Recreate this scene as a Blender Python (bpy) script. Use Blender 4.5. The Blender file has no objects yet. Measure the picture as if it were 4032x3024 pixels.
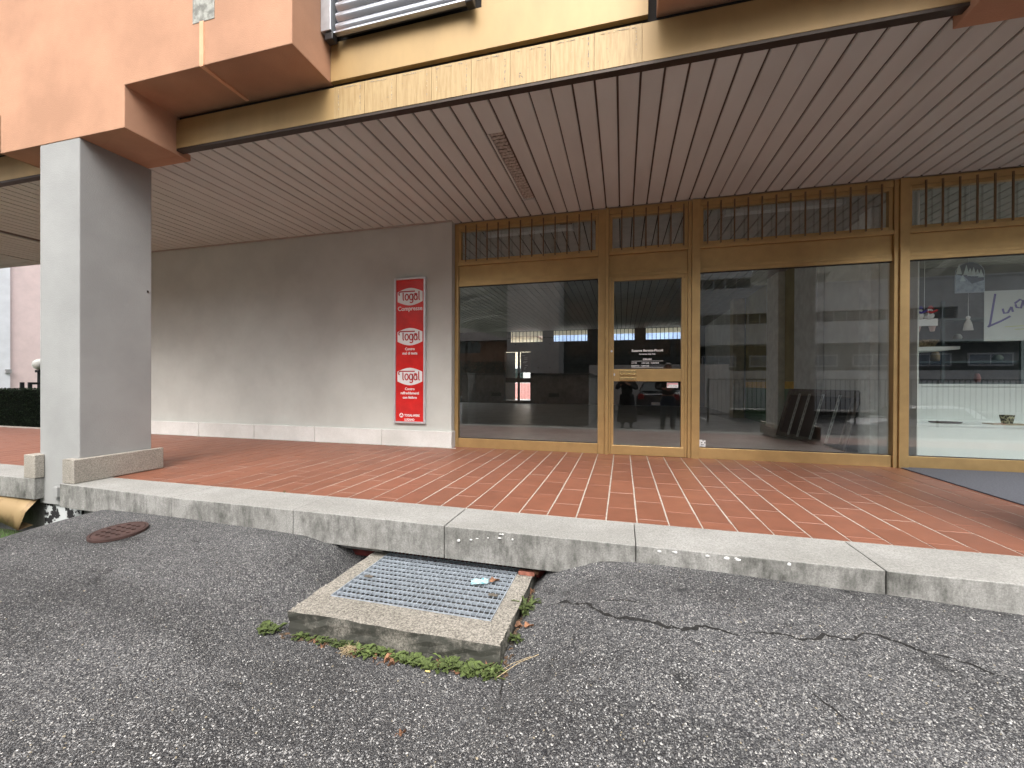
import bpy, bmesh, math, random
from mathutils import Vector, Matrix
from math import radians, sin, cos, pi
random.seed(7)
S = bpy.context.scene
COL = S.collection

# ------------------------------------------------------------------ camera, sky, sun, exposure
F_PX, YAW, PITCH, ROLL = 1636.0, 0.25975, -0.0035, 0.0039
CAM = Vector((0.0, -6.33, 1.05))
def cam_axes():
    cy, sy = cos(YAW), sin(YAW)
    fw = Vector((-sy*cos(PITCH), cy*cos(PITCH), sin(PITCH)))
    rt = Vector((cy, sy, 0)); up = rt.cross(fw)
    return cos(ROLL)*rt+sin(ROLL)*up, -sin(ROLL)*rt+cos(ROLL)*up, fw
RT, UP, FW = cam_axes()
cd = bpy.data.cameras.new('camera'); co = bpy.data.objects.new('camera', cd); COL.objects.link(co)
cd.sensor_fit = 'HORIZONTAL'; cd.sensor_width = 36.0; cd.lens = F_PX/4032*36.0
cd.clip_start = 0.02; cd.clip_end = 2000
co.matrix_world = Matrix(((RT.x, UP.x, -FW.x, CAM.x), (RT.y, UP.y, -FW.y, CAM.y), (RT.z, UP.z, -FW.z, CAM.z), (0, 0, 0, 1)))
S.camera = co

w = bpy.data.worlds.new('World'); S.world = w; w.use_nodes = True
nt = w.node_tree; nt.nodes.clear()
sky = nt.nodes.new('ShaderNodeTexSky'); sky.sky_type = 'NISHITA'; sky.sun_disc = False
SUN_EL, SUN_AZ = radians(50), radians(168)      # azimuth from +Y clockwise: behind the camera, a little to its left
sky.sun_elevation = SUN_EL; sky.sun_rotation = SUN_AZ
sky.dust_density = 7.0; sky.air_density = 1.0; sky.ozone_density = 1.0
hs = nt.nodes.new('ShaderNodeHueSaturation'); hs.inputs['Saturation'].default_value = 0.22
bg = nt.nodes.new('ShaderNodeBackground'); bg.inputs['Strength'].default_value = 0.15
wo = nt.nodes.new('ShaderNodeOutputWorld')
nt.links.new(sky.outputs[0], hs.inputs['Color']); nt.links.new(hs.outputs[0], bg.inputs['Color']); nt.links.new(bg.outputs[0], wo.inputs['Surface'])
sd = bpy.data.lights.new('sun', 'SUN'); sd.energy = 0.5; sd.angle = radians(50); sd.color = (1.0, 0.96, 0.9)
so = bpy.data.objects.new('sun', sd); COL.objects.link(so); so.location = (-5, -20, 20)
to_sun = Vector((sin(SUN_AZ)*cos(SUN_EL), cos(SUN_AZ)*cos(SUN_EL), sin(SUN_EL)))
so.rotation_euler = to_sun.to_track_quat('Z', 'Y').to_euler()
S.view_settings.view_transform = 'Standard'; S.view_settings.look = 'None'
S.view_settings.exposure = 1.25; S.view_settings.gamma = 1.0; S.view_settings.use_curve_mapping = False
S.render.engine = 'CYCLES'
S.cycles.max_bounces = 10; S.cycles.diffuse_bounces = 5; S.cycles.glossy_bounces = 4
S.cycles.transparent_max_bounces = 16; S.cycles.transmission_bounces = 8
S.cycles.caustics_reflective = False; S.cycles.caustics_refractive = False
S.cycles.use_denoising = True
S.cycles.sample_clamp_indirect = 6.0

# ------------------------------------------------------------------ helpers: sight lines to known planes
def ray(px, py): return (px-2016)*RT-(py-1512)*UP+F_PX*FW
def on(ax, v, px, py):
    d = ray(px, py); i = 'xyz'.index(ax); return CAM+d*((v-CAM[i])/d[i])

# ------------------------------------------------------------------ materials
MATS = {}
def N(nt, t, **kw):
    n = nt.nodes.new(t)
    for k, v in kw.items():
        if k.startswith('i_'): n.inputs[k[2:].replace('_', ' ')].default_value = v
        else: setattr(n, k, v)
    return n
def c4(c, k=1.0): return (min(1, c[0]*k), min(1, c[1]*k), min(1, c[2]*k), 1)
def pmat(name, col, rough=.6, metal=0.0, var=.12, scale=6, bump=0.0, bscale=150, spec=.5, rnd=0.0, col2=None, stretch=None, detail=6, mixpos=(.35, .65), coat=0.0):
    if name in MATS: return MATS[name]
    m = bpy.data.materials.new(name); m.use_nodes = True; t = m.node_tree; L = t.links.new
    b = t.nodes['Principled BSDF']; b.inputs['Roughness'].default_value = rough; b.inputs['Metallic'].default_value = metal
    b.inputs['Specular IOR Level'].default_value = spec
    if coat: b.inputs['Coat Weight'].default_value = coat
    tc = N(t, 'ShaderNodeTexCoord'); mp = N(t, 'ShaderNodeMapping'); L(tc.outputs['Object'], mp.inputs['Vector'])
    if stretch: mp.inputs['Scale'].default_value = stretch
    oi = N(t, 'ShaderNodeObjectInfo')
    ad = N(t, 'ShaderNodeVectorMath', operation='MULTIPLY_ADD'); L(oi.outputs['Random'], ad.inputs[0]); ad.inputs[1].default_value = (37, 53, 71); L(mp.outputs[0], ad.inputs[2])
    n1 = N(t, 'ShaderNodeTexNoise', i_Scale=scale, i_Detail=detail, i_Roughness=.6); L(ad.outputs[0], n1.inputs['Vector'])
    r = N(t, 'ShaderNodeValToRGB'); L(n1.outputs[0], r.inputs[0])
    r.color_ramp.elements[0].position = mixpos[0]; r.color_ramp.elements[1].position = mixpos[1]
    r.color_ramp.elements[0].color = c4(col2 if col2 else col, 1-(0 if col2 else var)); r.color_ramp.elements[1].color = c4(col, 1+(0 if col2 else var))
    out = r.outputs[0]
    if rnd:
        mr = N(t, 'ShaderNodeMapRange'); L(oi.outputs['Random'], mr.inputs[0]); mr.inputs[3].default_value = 1-rnd; mr.inputs[4].default_value = 1+rnd
        h = N(t, 'ShaderNodeHueSaturation'); L(out, h.inputs['Color']); L(mr.outputs[0], h.inputs['Value']); out = h.outputs[0]
    L(out, b.inputs['Base Color'])
    if bump:
        n2 = N(t, 'ShaderNodeTexNoise', i_Scale=bscale, i_Detail=4); L(ad.outputs[0], n2.inputs['Vector'])
        bp = N(t, 'ShaderNodeBump', i_Strength=bump, i_Distance=.004); L(n2.outputs[0], bp.inputs['Height']); L(bp.outputs[0], b.inputs['Normal'])
    MATS[name] = m; return m

def stone_mat(name, col, dark, stain=1.0, speck=.25, st_sc=(15, 15, 5), lo=.86, hi=1.3):
    """granite: speckle, and dirt streaks that ran down the outer (-Y) faces"""
    m = bpy.data.materials.new(name); m.use_nodes = True; t = m.node_tree; L = t.links.new
    b = t.nodes['Principled BSDF']; b.inputs['Roughness'].default_value = .85; b.inputs['Specular IOR Level'].default_value = .3
    g = N(t, 'ShaderNodeNewGeometry')
    sp = N(t, 'ShaderNodeTexNoise', i_Scale=95, i_Detail=5, i_Roughness=.85); L(g.outputs['Position'], sp.inputs['Vector'])
    big = N(t, 'ShaderNodeTexNoise', i_Scale=2.2, i_Detail=6); L(g.outputs['Position'], big.inputs['Vector'])
    r1 = N(t, 'ShaderNodeValToRGB'); L(sp.outputs[0], r1.inputs[0])
    r1.color_ramp.elements[0].position = .35; r1.color_ramp.elements[0].color = c4(col, 1-speck*1.6)
    r1.color_ramp.elements[1].position = .62; r1.color_ramp.elements[1].color = c4(col, 1+speck*.6)
    mx = N(t, 'ShaderNodeMix', data_type='RGBA', blend_type='MULTIPLY'); mx.inputs[0].default_value = .5
    L(r1.outputs[0], mx.inputs[6]); r2 = N(t, 'ShaderNodeValToRGB'); L(big.outputs[0], r2.inputs[0])
    r2.color_ramp.elements[0].position = .3; r2.color_ramp.elements[0].color = (.55, .55, .52, 1); r2.color_ramp.elements[1].position = .7
    L(r2.outputs[0], mx.inputs[7])
    mp = N(t, 'ShaderNodeMapping'); mp.inputs['Scale'].default_value = st_sc; L(g.outputs['Position'], mp.inputs['Vector'])
    st = N(t, 'ShaderNodeTexNoise', i_Scale=1.0, i_Detail=8, i_Roughness=.75); L(mp.outputs[0], st.inputs['Vector'])
    st2 = N(t, 'ShaderNodeTexNoise', i_Scale=3.0, i_Detail=8, i_Roughness=.7); L(g.outputs['Position'], st2.inputs['Vector'])
    av = N(t, 'ShaderNodeMath', operation='ADD'); L(st.outputs[0], av.inputs[0]); L(st2.outputs[0], av.inputs[1])
    r3 = N(t, 'ShaderNodeMapRange'); L(av.outputs[0], r3.inputs[0]); r3.inputs[1].default_value = lo; r3.inputs[2].default_value = hi
    sx = N(t, 'ShaderNodeSeparateXYZ'); L(g.outputs['Normal'], sx.inputs[0])
    fr = N(t, 'ShaderNodeMapRange'); L(sx.outputs['Z'], fr.inputs[0]); fr.inputs[1].default_value = .8; fr.inputs[2].default_value = .3; fr.inputs[3].default_value = .12; fr.inputs[4].default_value = stain
    mu = N(t, 'ShaderNodeMath', operation='MULTIPLY', use_clamp=True); L(r3.outputs[0], mu.inputs[0]); L(fr.outputs[0], mu.inputs[1])
    m2 = N(t, 'ShaderNodeMix', data_type='RGBA'); L(mu.outputs[0], m2.inputs[0]); L(mx.outputs[2], m2.inputs[6]); m2.inputs[7].default_value = c4(dark)
    L(m2.outputs[2], b.inputs['Base Color'])
    bp = N(t, 'ShaderNodeBump', i_Strength=.5, i_Distance=.003); L(sp.outputs[0], bp.inputs['Height']); L(bp.outputs[0], b.inputs['Normal'])
    MATS[name] = m; return m

def asphalt_mat():
    m = bpy.data.materials.new('asphalt'); m.use_nodes = True; t = m.node_tree; L = t.links.new
    b = t.nodes['Principled BSDF']; b.inputs['Roughness'].default_value = .82; b.inputs['Specular IOR Level'].default_value = .35
    g = N(t, 'ShaderNodeNewGeometry')
    wz = N(t, 'ShaderNodeTexNoise', i_Scale=60, i_Detail=2); L(g.outputs['Position'], wz.inputs['Vector'])
    ad = N(t, 'ShaderNodeVectorMath', operation='MULTIPLY_ADD'); L(wz.outputs['Color'], ad.inputs[0]); ad.inputs[1].default_value = (.012, .012, .012); L(g.outputs['Position'], ad.inputs[2])
    def stones(scale, pos, cols):
        v = N(t, 'ShaderNodeTexVoronoi', i_Scale=scale, i_Randomness=1.0); L(ad.outputs[0], v.inputs['Vector'])
        s = N(t, 'ShaderNodeSeparateColor'); L(v.outputs['Color'], s.inputs[0])
        r = N(t, 'ShaderNodeValToRGB'); L(s.outputs[0], r.inputs[0]); e = r.color_ramp.elements
        e[0].position = pos[0]; e[0].color = cols[0]; e[1].position = pos[-1]; e[1].color = cols[-1]
        for p, c in zip(pos[1:-1], cols[1:-1]): k = e.new(p); k.color = c
        d = N(t, 'ShaderNodeMapRange'); L(v.outputs['Distance'], d.inputs[0]); d.inputs[1].default_value = .62; d.inputs[2].default_value = .28
        return v, r.outputs[0], d.outputs[0]
    v1, c1, d1 = stones(135, (0, .25, .55, .82, .95, 1), ((.035, .035, .038, 1), (.075, .075, .078, 1), (.13, .13, .132, 1), (.22, .218, .21, 1), (.34, .33, .31, 1), (.6, .58, .54, 1)))
    v2, c2, d2 = stones(230, (0, .4, .8, 1), ((.025, .025, .028, 1), (.05, .05, .053, 1), (.13, .13, .13, 1), (.34, .33, .32, 1)))
    mb = N(t, 'ShaderNodeMix', data_type='RGBA'); L(d1, mb.inputs[0]); L(c2, mb.inputs[6]); L(c1, mb.inputs[7])
    big = N(t, 'ShaderNodeTexNoise', i_Scale=.9, i_Detail=6, i_Roughness=.6); L(g.outputs['Position'], big.inputs['Vector'])
    rb = N(t, 'ShaderNodeMapRange'); L(big.outputs[0], rb.inputs[0]); rb.inputs[1].default_value = .3; rb.inputs[2].default_value = .7; rb.inputs[3].default_value = .98; rb.inputs[4].default_value = 1.65
    mu = N(t, 'ShaderNodeVectorMath', operation='SCALE'); L(mb.outputs[2], mu.inputs[0]); L(rb.outputs[0], mu.inputs['Scale'])
    mp2 = N(t, 'ShaderNodeMapping'); mp2.inputs['Rotation'].default_value = (0, 0, .5); mp2.inputs['Scale'].default_value = (.35, 1.5, 1); L(g.outputs['Position'], mp2.inputs['Vector'])
    oil = N(t, 'ShaderNodeTexNoise', i_Scale=1.5, i_Detail=5, i_Roughness=.55); L(mp2.outputs[0], oil.inputs['Vector'])
    ro = N(t, 'ShaderNodeMapRange'); L(oil.outputs[0], ro.inputs[0]); ro.inputs[1].default_value = .36; ro.inputs[2].default_value = .56; ro.inputs[3].default_value = .62; ro.inputs[4].default_value = 1.0
    mo = N(t, 'ShaderNodeVectorMath', operation='SCALE'); L(mu.outputs[0], mo.inputs[0]); L(ro.outputs[0], mo.inputs['Scale'])
    spk = N(t, 'ShaderNodeTexNoise', i_Scale=5.5, i_Detail=3); L(g.outputs['Position'], spk.inputs['Vector'])
    rk = N(t, 'ShaderNodeMapRange'); L(spk.outputs[0], rk.inputs[0]); rk.inputs[1].default_value = .27; rk.inputs[2].default_value = .36; rk.inputs[3].default_value = .55; rk.inputs[4].default_value = 1.0
    mk = N(t, 'ShaderNodeVectorMath', operation='SCALE'); L(mo.outputs[0], mk.inputs[0]); L(rk.outputs[0], mk.inputs['Scale'])
    L(mk.outputs[0], b.inputs['Base Color'])
    sm = N(t, 'ShaderNodeMath', operation='ADD'); L(d1, sm.inputs[0]); L(d2, sm.inputs[1])
    bp = N(t, 'ShaderNodeBump', i_Strength=.9, i_Distance=.0045); L(sm.outputs[0], bp.inputs['Height']); L(bp.outputs[0], b.inputs['Normal'])
    return m

def glass_mat(name='window_glass', tint=(.93, .955, .945), ior=2.2, rough=0.0):
    m = bpy.data.materials.new(name); m.use_nodes = True; t = m.node_tree; t.nodes.clear(); L = t.links.new
    tr = N(t, 'ShaderNodeBsdfTransparent'); tr.inputs[0].default_value = c4(tint)
    gl = N(t, 'ShaderNodeBsdfGlossy'); gl.inputs['Roughness'].default_value = rough; gl.inputs['Color'].default_value = (1, 1, 1, 1)
    fr = N(t, 'ShaderNodeFresnel', i_IOR=ior); mx = N(t, 'ShaderNodeMixShader'); o = N(t, 'ShaderNodeOutputMaterial')
    g = N(t, 'ShaderNodeNewGeometry'); ab = N(t, 'ShaderNodeMath', operation='MULTIPLY')   # same fresnel on both faces of the sheet
    iv = N(t, 'ShaderNodeMath', operation='SUBTRACT'); iv.inputs[0].default_value = 1.0; L(g.outputs['Backfacing'], iv.inputs[1])
    L(fr.outputs[0], ab.inputs[0]); L(iv.outputs[0], ab.inputs[1])
    L(ab.outputs[0], mx.inputs[0]); L(tr.outputs[0], mx.inputs[1]); L(gl.outputs[0], mx.inputs[2]); L(mx.outputs[0], o.inputs[0])
    MATS[name] = m; return m

M_ORANGE = pmat('orange_render', (.49, .275, .178), .9, var=.11, scale=1.4, bump=.9, bscale=110, spec=.2, detail=10)
M_GREY = pmat('grey_render', (.53, .54, .505), .9, var=.06, scale=1.6, bump=.7, bscale=120, spec=.2)
M_PILLAR = pmat('pillar_render', (.34, .342, .335), .9, var=.07, scale=1.5, bump=.8, bscale=120, spec=.2)
M_GOLD = pmat('gold_anodised', (.52, .35, .155), .32, .65, var=.09, scale=4, bump=.04, bscale=60)
M_FASCIA = pmat('fascia_gold', (.40, .265, .115), .5, .15, var=.10, scale=2.2, bump=.06, bscale=30, stretch=(1, 1, .4))
M_FASCIA2 = pmat('fascia_weathered', (.45, .32, .155), .55, .1, scale=9, col2=(.34, .22, .095), bump=.08, bscale=60, stretch=(5, 1, .5), mixpos=(.3, .6))
M_GLUE = pmat('glue_residue', (.26, .23, .20), .9, scale=60, col2=(.55, .42, .24), mixpos=(.42, .58))
M_DARKBR = pmat('dark_bronze', (.045, .032, .024), .5, .4)
M_BAR = pmat('bar_bronze', (.20, .13, .075), .35, .7)
M_PLANK = pmat('soffit_plank', (.57, .60, .59), .62, var=.05, scale=2.5, bump=.1, bscale=200, rnd=.035, stretch=(1, .3, 1))
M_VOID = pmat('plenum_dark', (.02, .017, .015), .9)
M_GAP = pmat('joint_profile', (.085, .062, .05), .7)
M_TRIM = pmat('ceiling_trim', (.42, .36, .32), .5)
M_DUST = pmat('dusty_slat', (.52, .47, .42), .9, scale=40, col2=(.30, .27, .24), bump=.5, bscale=90)
M_TILE = pmat('terracotta', (.225, .088, .052), .5, var=.09, scale=6, bump=.12, bscale=120, rnd=.085, spec=.45)
M_GROUT = pmat('grout', (.43, .385, .33), .95, var=.2, scale=30)
M_GRAN = stone_mat('granite_kerb', (.40, .392, .37), (.07, .07, .062), stain=1.0)
M_PLINTH = stone_mat('granite_plinth', (.47, .43, .375), (.2, .19, .17), stain=.35, speck=.35)
M_PLWHITE = stone_mat('pale_plinth', (.76, .755, .73), (.55, .54, .50), stain=.3, speck=.08)
M_CONC = stone_mat('rim_concrete', (.40, .37, .32), (.06, .06, .05), stain=1.35, speck=.6, st_sc=(7, 7, 9), lo=.75, hi=1.15)
M_ASPH = asphalt_mat()
M_GLASS = glass_mat()
M_GALV = pmat('galvanised', (.47, .52, .575), .45, .35, var=.2, scale=25)
M_RUST = pmat('rust_iron', (.075, .042, .036), .75, .2, var=.25, scale=14, bump=.3, bscale=140)
M_BLACK = pmat('black', (.008, .008, .009), .6)
M_ALU = pmat('aluminium', (.66, .67, .70), .35, .5, var=.05)
M_SHUT = pmat('shutter_aluminium', (.62, .645, .70), .25, .7, var=.06, scale=4)
M_RUBBER = pmat('black_plastic', (.015, .015, .017), .45)
M_RED = pmat('sign_red', (.62, .018, .016), .25, var=.12, scale=5, spec=.6, coat=.3)
M_WHITE = pmat('white_paint', (.80, .80, .80), .5, var=.03)
M_TAR = pmat('tar', (.012, .012, .013), .8)
M_DKCONC = stone_mat('dark_concrete', (.20, .20, .195), (.06, .062, .055), stain=1.0)
M_BRASS = pmat('brass_sheet', (.34, .235, .115), .6, .15, scale=6, col2=(.17, .10, .05), mixpos=(.3, .5))
M_LEAF = pmat('weed_leaf', (.080, .110, .030), .8, var=.5, scale=40, rnd=.25)
M_DEAD = pmat('dead_leaf', (.24, .12, .065), .8, var=.35, scale=40, rnd=.3)
M_STRAW = pmat('straw', (.42, .33, .20), .8, var=.3, scale=60)
M_BCONC = pmat('board_concrete', (.62, .62, .60), .9, var=.10, scale=1.0, bump=.2, bscale=40, detail=10)
M_BDARK = pmat('dark_recess', (.05, .06, .058), .7)
M_BGLASS = pmat('dark_glazing', (.03, .045, .043), .12, spec=.8)
M_WFRAME = pmat('white_window_frame', (.7, .7, .7), .5)
M_HEDGE = pmat('hedge_leaf', (.028, .050, .020), .7, var=.45, scale=30)

# ------------------------------------------------------------------ mesh helpers
def box(bm, x0, x1, y0, y1, z0, z1):
    v = [bm.verts.new(p) for p in ((x0,y0,z0),(x1,y0,z0),(x1,y1,z0),(x0,y1,z0),(x0,y0,z1),(x1,y0,z1),(x1,y1,z1),(x0,y1,z1))]
    for f in ((0,3,2,1),(4,5,6,7),(0,1,5,4),(1,2,6,5),(2,3,7,6),(3,0,4,7)): bm.faces.new([v[i] for i in f])
    return v
def hexa(bm, P):
    v = [bm.verts.new(p) for p in P]
    for f in ((0,3,2,1),(4,5,6,7),(0,1,5,4),(1,2,6,5),(2,3,7,6),(3,0,4,7)): bm.faces.new([v[i] for i in f])
def tube(bm, pts, r, n=8, caps=True):
    rs = r if isinstance(r, (list, tuple)) else [r]*len(pts); rings = []
    pts = [Vector(p) for p in pts]
    for i, p in enumerate(pts):
        d = (pts[min(i+1, len(pts)-1)]-pts[max(i-1, 0)]).normalized()
        a = d.orthogonal().normalized() if i == 0 else (rings_a - d*rings_a.dot(d)).normalized()
        rings_a = a; b = d.cross(a)
        rings.append([bm.verts.new(p+(a*cos(2*pi*k/n)+b*sin(2*pi*k/n))*rs[i]) for k in range(n)])
    for i in range(len(rings)-1):
        for k in range(n): bm.faces.new((rings[i][k], rings[i][(k+1)%n], rings[i+1][(k+1)%n], rings[i+1][k]))
    if caps:
        bm.faces.new(rings[0][::-1]); bm.faces.new(rings[-1])
def loft(bm, rings, caps=True):
    R = [[bm.verts.new(p) for p in r] for r in rings]; n = len(R[0])
    for i in range(len(R)-1):
        for k in range(n): bm.faces.new((R[i][k], R[i][(k+1)%n], R[i+1][(k+1)%n], R[i+1][k]))
    if caps: bm.faces.new(R[0][::-1]); bm.faces.new(R[-1])
def ell(cx, cy, z, rx, ry, n=20, pw=1.0): return [(cx+rx*cos(2*pi*k/n), cy+ry*sin(2*pi*k/n), z) for k in range(n)]
def prism(bm, pts, y0, y1):   # polygon in XZ, extruded along Y
    a = [bm.verts.new((x, y0, z)) for x, z in pts]; b = [bm.verts.new((x, y1, z)) for x, z in pts]; n = len(pts)
    bm.faces.new(a); bm.faces.new(b[::-1])
    for i in range(n): bm.faces.new((a[i], b[i], b[(i+1)%n], a[(i+1)%n]))
def B(): return bmesh.new()
WPOS = {}
def wpos(o): return WPOS.get(o.name, Vector((0, 0, 0))) if o else Vector((0, 0, 0))
def link(name, me, mat, parent=None, loc=None, bevel=0, smooth=False):
    """me is in world coordinates unless loc (the world position of its origin) is given"""
    if mat is not None and not me.materials: me.materials.append(mat)
    o = bpy.data.objects.new(name, me); COL.objects.link(o)
    wl = Vector(loc) if loc is not None else Vector((0, 0, 0))
    if parent: o.parent = parent
    o.location = wl-wpos(parent); WPOS[o.name] = wl
    if bevel:
        md = o.modifiers.new('bevel', 'BEVEL'); md.width = bevel; md.segments = 2; md.limit_method = 'ANGLE'
    if smooth:
        for p in me.polygons: p.use_smooth = True
    return o
def obj(name, bm, mat, parent=None, loc=None, bevel=0, smooth=False):
    bmesh.ops.recalc_face_normals(bm, faces=bm.faces[:])
    me = bpy.data.meshes.new(name); bm.to_mesh(me); bm.free()
    return link(name, me, mat, parent, loc, bevel, smooth)
def bobj(name, mat, parent, *a, bevel=0): bm = B(); box(bm, *a); return obj(name, bm, mat, parent, bevel=bevel)
def thing(name, label, cat, loc=(0, 0, 0), group=None):
    o = bpy.data.objects.new(name, None); COL.objects.link(o); o.location = loc; o.empty_display_size = .1
    WPOS[o.name] = Vector(loc); return tag(o, label, cat, group)
def tag(o, label, cat, group=None):
    o['label'] = label; o['category'] = cat
    if group: o['group'] = group
    return o
def struct(o): o['kind'] = 'structure'; return o
def stuff(o): o['kind'] = 'stuff'; return o
def flat(name, loops, depth, mat, parent=None, M=None):
    """filled 2D outlines (holes allowed) given thickness; M maps local XY(Z) to world"""
    cu = bpy.data.curves.new(name, 'CURVE'); cu.dimensions = '2D'; cu.fill_mode = 'BOTH'; cu.extrude = depth/2
    for lp in loops:
        s = cu.splines.new('POLY'); s.points.add(len(lp)-1); s.use_cyclic_u = True
        for i, p in enumerate(lp): s.points[i].co = (p[0], p[1], 0, 1)
    return from_curve(name, cu, mat, parent, M)
def from_curve(name, cu, mat, parent, M):
    tmp = bpy.data.objects.new('tmp', cu); COL.objects.link(tmp)
    dg = bpy.context.evaluated_depsgraph_get(); dg.update()
    me = bpy.data.meshes.new_from_object(tmp.evaluated_get(dg)); bpy.data.objects.remove(tmp)
    me.materials.clear()
    if M is not None: me.transform(M)
    return link(name, me, mat, parent)
def text(name, s, size, mat, parent, M, align='CENTER', depth=.002, xs=1.0, bold=0.0):
    cu = bpy.data.curves.new(name, 'FONT'); cu.body = s; cu.size = size; cu.align_x = align; cu.extrude = depth/2; cu.offset = bold; cu.resolution_u = 3
    return from_curve(name, cu, mat, parent, M @ Matrix.Diagonal((xs, 1, 1, 1)))
FACE = Matrix(((1,0,0,0),(0,0,-1,0),(0,1,0,0),(0,0,0,1)))     # local XY upright, facing -Y
def at_face(x, y, z): return Matrix.Translation((x, y, z)) @ FACE
def ribbon(lines, wd, cyc=False):
    """stroke outlines from polylines, as one mesh of small quads with round joints"""
    loops = []
    return loops
def strokes(name, lines, wd, mat, parent, M, depth=.002):
    bm = B()
    for ln in lines:
        P = [Vector((a, b, 0)) for a, b in ln]
        L_, R_ = [], []
        for i, p in enumerate(P):
            d = (P[min(i+1, len(P)-1)]-P[max(i-1, 0)]).normalized(); n = Vector((-d.y, d.x, 0))*wd/2
            L_.append(p+n); R_.append(p-n)
        for i in range(len(P)-1):
            q = [bm.verts.new(M @ v) for v in (L_[i], R_[i], R_[i+1], L_[i+1])]; q2 = [bm.verts.new(M @ (v+Vector((0, 0, depth)))) for v in (L_[i], R_[i], R_[i+1], L_[i+1])]
            bm.faces.new(q2)
            for k in range(4): bm.faces.new((q[k], q[(k+1)%4], q2[(k+1)%4], q2[k]))
    bmesh.ops.recalc_face_normals(bm, faces=bm.faces[:])
    return obj(name, bm, mat, parent)
def arc(cx, cy, rx, ry, a0, a1, n=12): return [(cx+rx*cos(radians(a0+(a1-a0)*i/n)), cy+ry*sin(radians(a0+(a1-a0)*i/n))) for i in range(n+1)]

# ------------------------------------------------------------------ GROUND
RX0, RX1, RY0, RY1 = -1.90, -0.60, -4.30, -3.30       # concrete rim of the light shaft
def sst(a, b, x): t = max(0, min(1, (x-a)/(b-a))); return t*t*(3-2*t)
def interp(x, tab):
    if x <= tab[0][0]: return tab[0][1]
    for (a, va), (b, vb) in zip(tab, tab[1:]):
        if x <= b: t = (x-a)/(b-a); t = t*t*(3-2*t); return va+(vb-va)*t
    return tab[-1][1]
KERB_Z = [(-5.4, -.24), (-4.9, -.19), (-3.9, -.17), (-3.0, -.18), (-2.5, -.19), (-2.22, -.222), (-2.05, -.40), (-1.9, -.42), (-.65, -.42), (-.56, -.33), (-.47, -.235), (-.40, -.19), (-.3, -.155), (-.15, -.118), (.1, -.104), (.4, -.106), (1.4, -.13), (2.1, -.155), (4, -.18), (9, -.2)]
def gz(x, y):
    zk = interp(x, KERB_Z)
    far = -.33+.03*sin(x*.9+1)*sst(-4, -6, y)
    t = sst(-3.5, -5.6, y); z = zk*(1-t)+far*t
    # the surface sinks toward the concrete rim of the shaft
    dx = max(RX0-x, 0, x-RX1); dy = max(RY0-y, 0); d = math.hypot(dx, dy)
    edge = -.31 - (.125*sst(-3.5, -4.3, y) if x < RX1-.1 else .115*sst(-3.95, -4.32, y))
    wgt = math.exp(-(d/.36)**2)*(1 if y < -3.6 else sst(-3.45, -3.75, y)*.8+.2)
    z = z*(1-wgt)+min(z, edge)*wgt
    if y > RY0+.1 and d < .3: z -= (.13 if x < RX0 else .03)*math.exp(-((d-.01)/.045)**2)
    z += .012*sin(x*2.3+.7*y)*sin(y*1.9+.4)*sst(-4.2, -5, y)
    if y < -10.12 and x > 4.0: z = -1.28
    if x < -4.75: z -= (min(-4.75-x, 1.0)**2)*.75*(sst(-3.1, -3.5, y))            # the surface rolls off at its left end
    return z
def gpt(px, py):
    d = ray(px, py); z = -.3
    for _ in range(30):
        p = CAM+d*((z-CAM.z)/d.z); z = .5*z+.5*gz(p.x, p.y)
    return p
bm = B()
xs = [RX0-.0875, RX0-.0625, RX0-.0375, RX0-.0125, RX1+.0125, RX1+.0375, RX1+.0625, RX1+.0875, -40, -30, -22, -16, -12, -9, -7.5]+[-6.5+.1*i for i in range(0, 13)]
x = -5.25
while x < 3.0: xs.append(round(x, 4)); x += .05
x = 3.0
while x < 9: xs.append(round(x, 3)); x += .3
xs = sorted(set(xs+[3.98, 4.02]))
xs += [10, 12, 15, 20, 28, 40]
ys = []
y = -3.3
while y > -5.6: ys.append(round(y, 4)); y -= .05
while y > -9: ys.append(round(y, 3)); y -= .2
ys += [-10, -10.1, -10.14, -12, -15, -20, -28, -40, -60]
G = {}
def gv(i, j):
    if (i, j) not in G: G[i, j] = bm.verts.new((xs[i], ys[j], gz(xs[i], ys[j])))
    return G[i, j]
for i in range(len(xs)-1):
    for j in range(len(ys)-1):
        cx, cy = (xs[i]+xs[i+1])/2, (ys[j]+ys[j+1])/2
        if RX0+.02 < cx < RX1-.02 and cy > RY0+.02: continue
        bm.faces.new((gv(i, j), gv(i, j+1), gv(i+1, j+1), gv(i+1, j)))
ground = struct(obj('ground', bm, M_ASPH, smooth=True))
# broad terrain under everything, reaching the horizon
bm = B(); v = [bm.verts.new(p) for p in ((-900, -900, -1.3), (900, -900, -1.3), (900, 900, -1.3), (-900, 900, -1.3))]; bm.faces.new(v)
struct(obj('terrain', bm, pmat('terrain_soil', (.07, .085, .045), .95, var=.3, scale=.5)))

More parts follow.
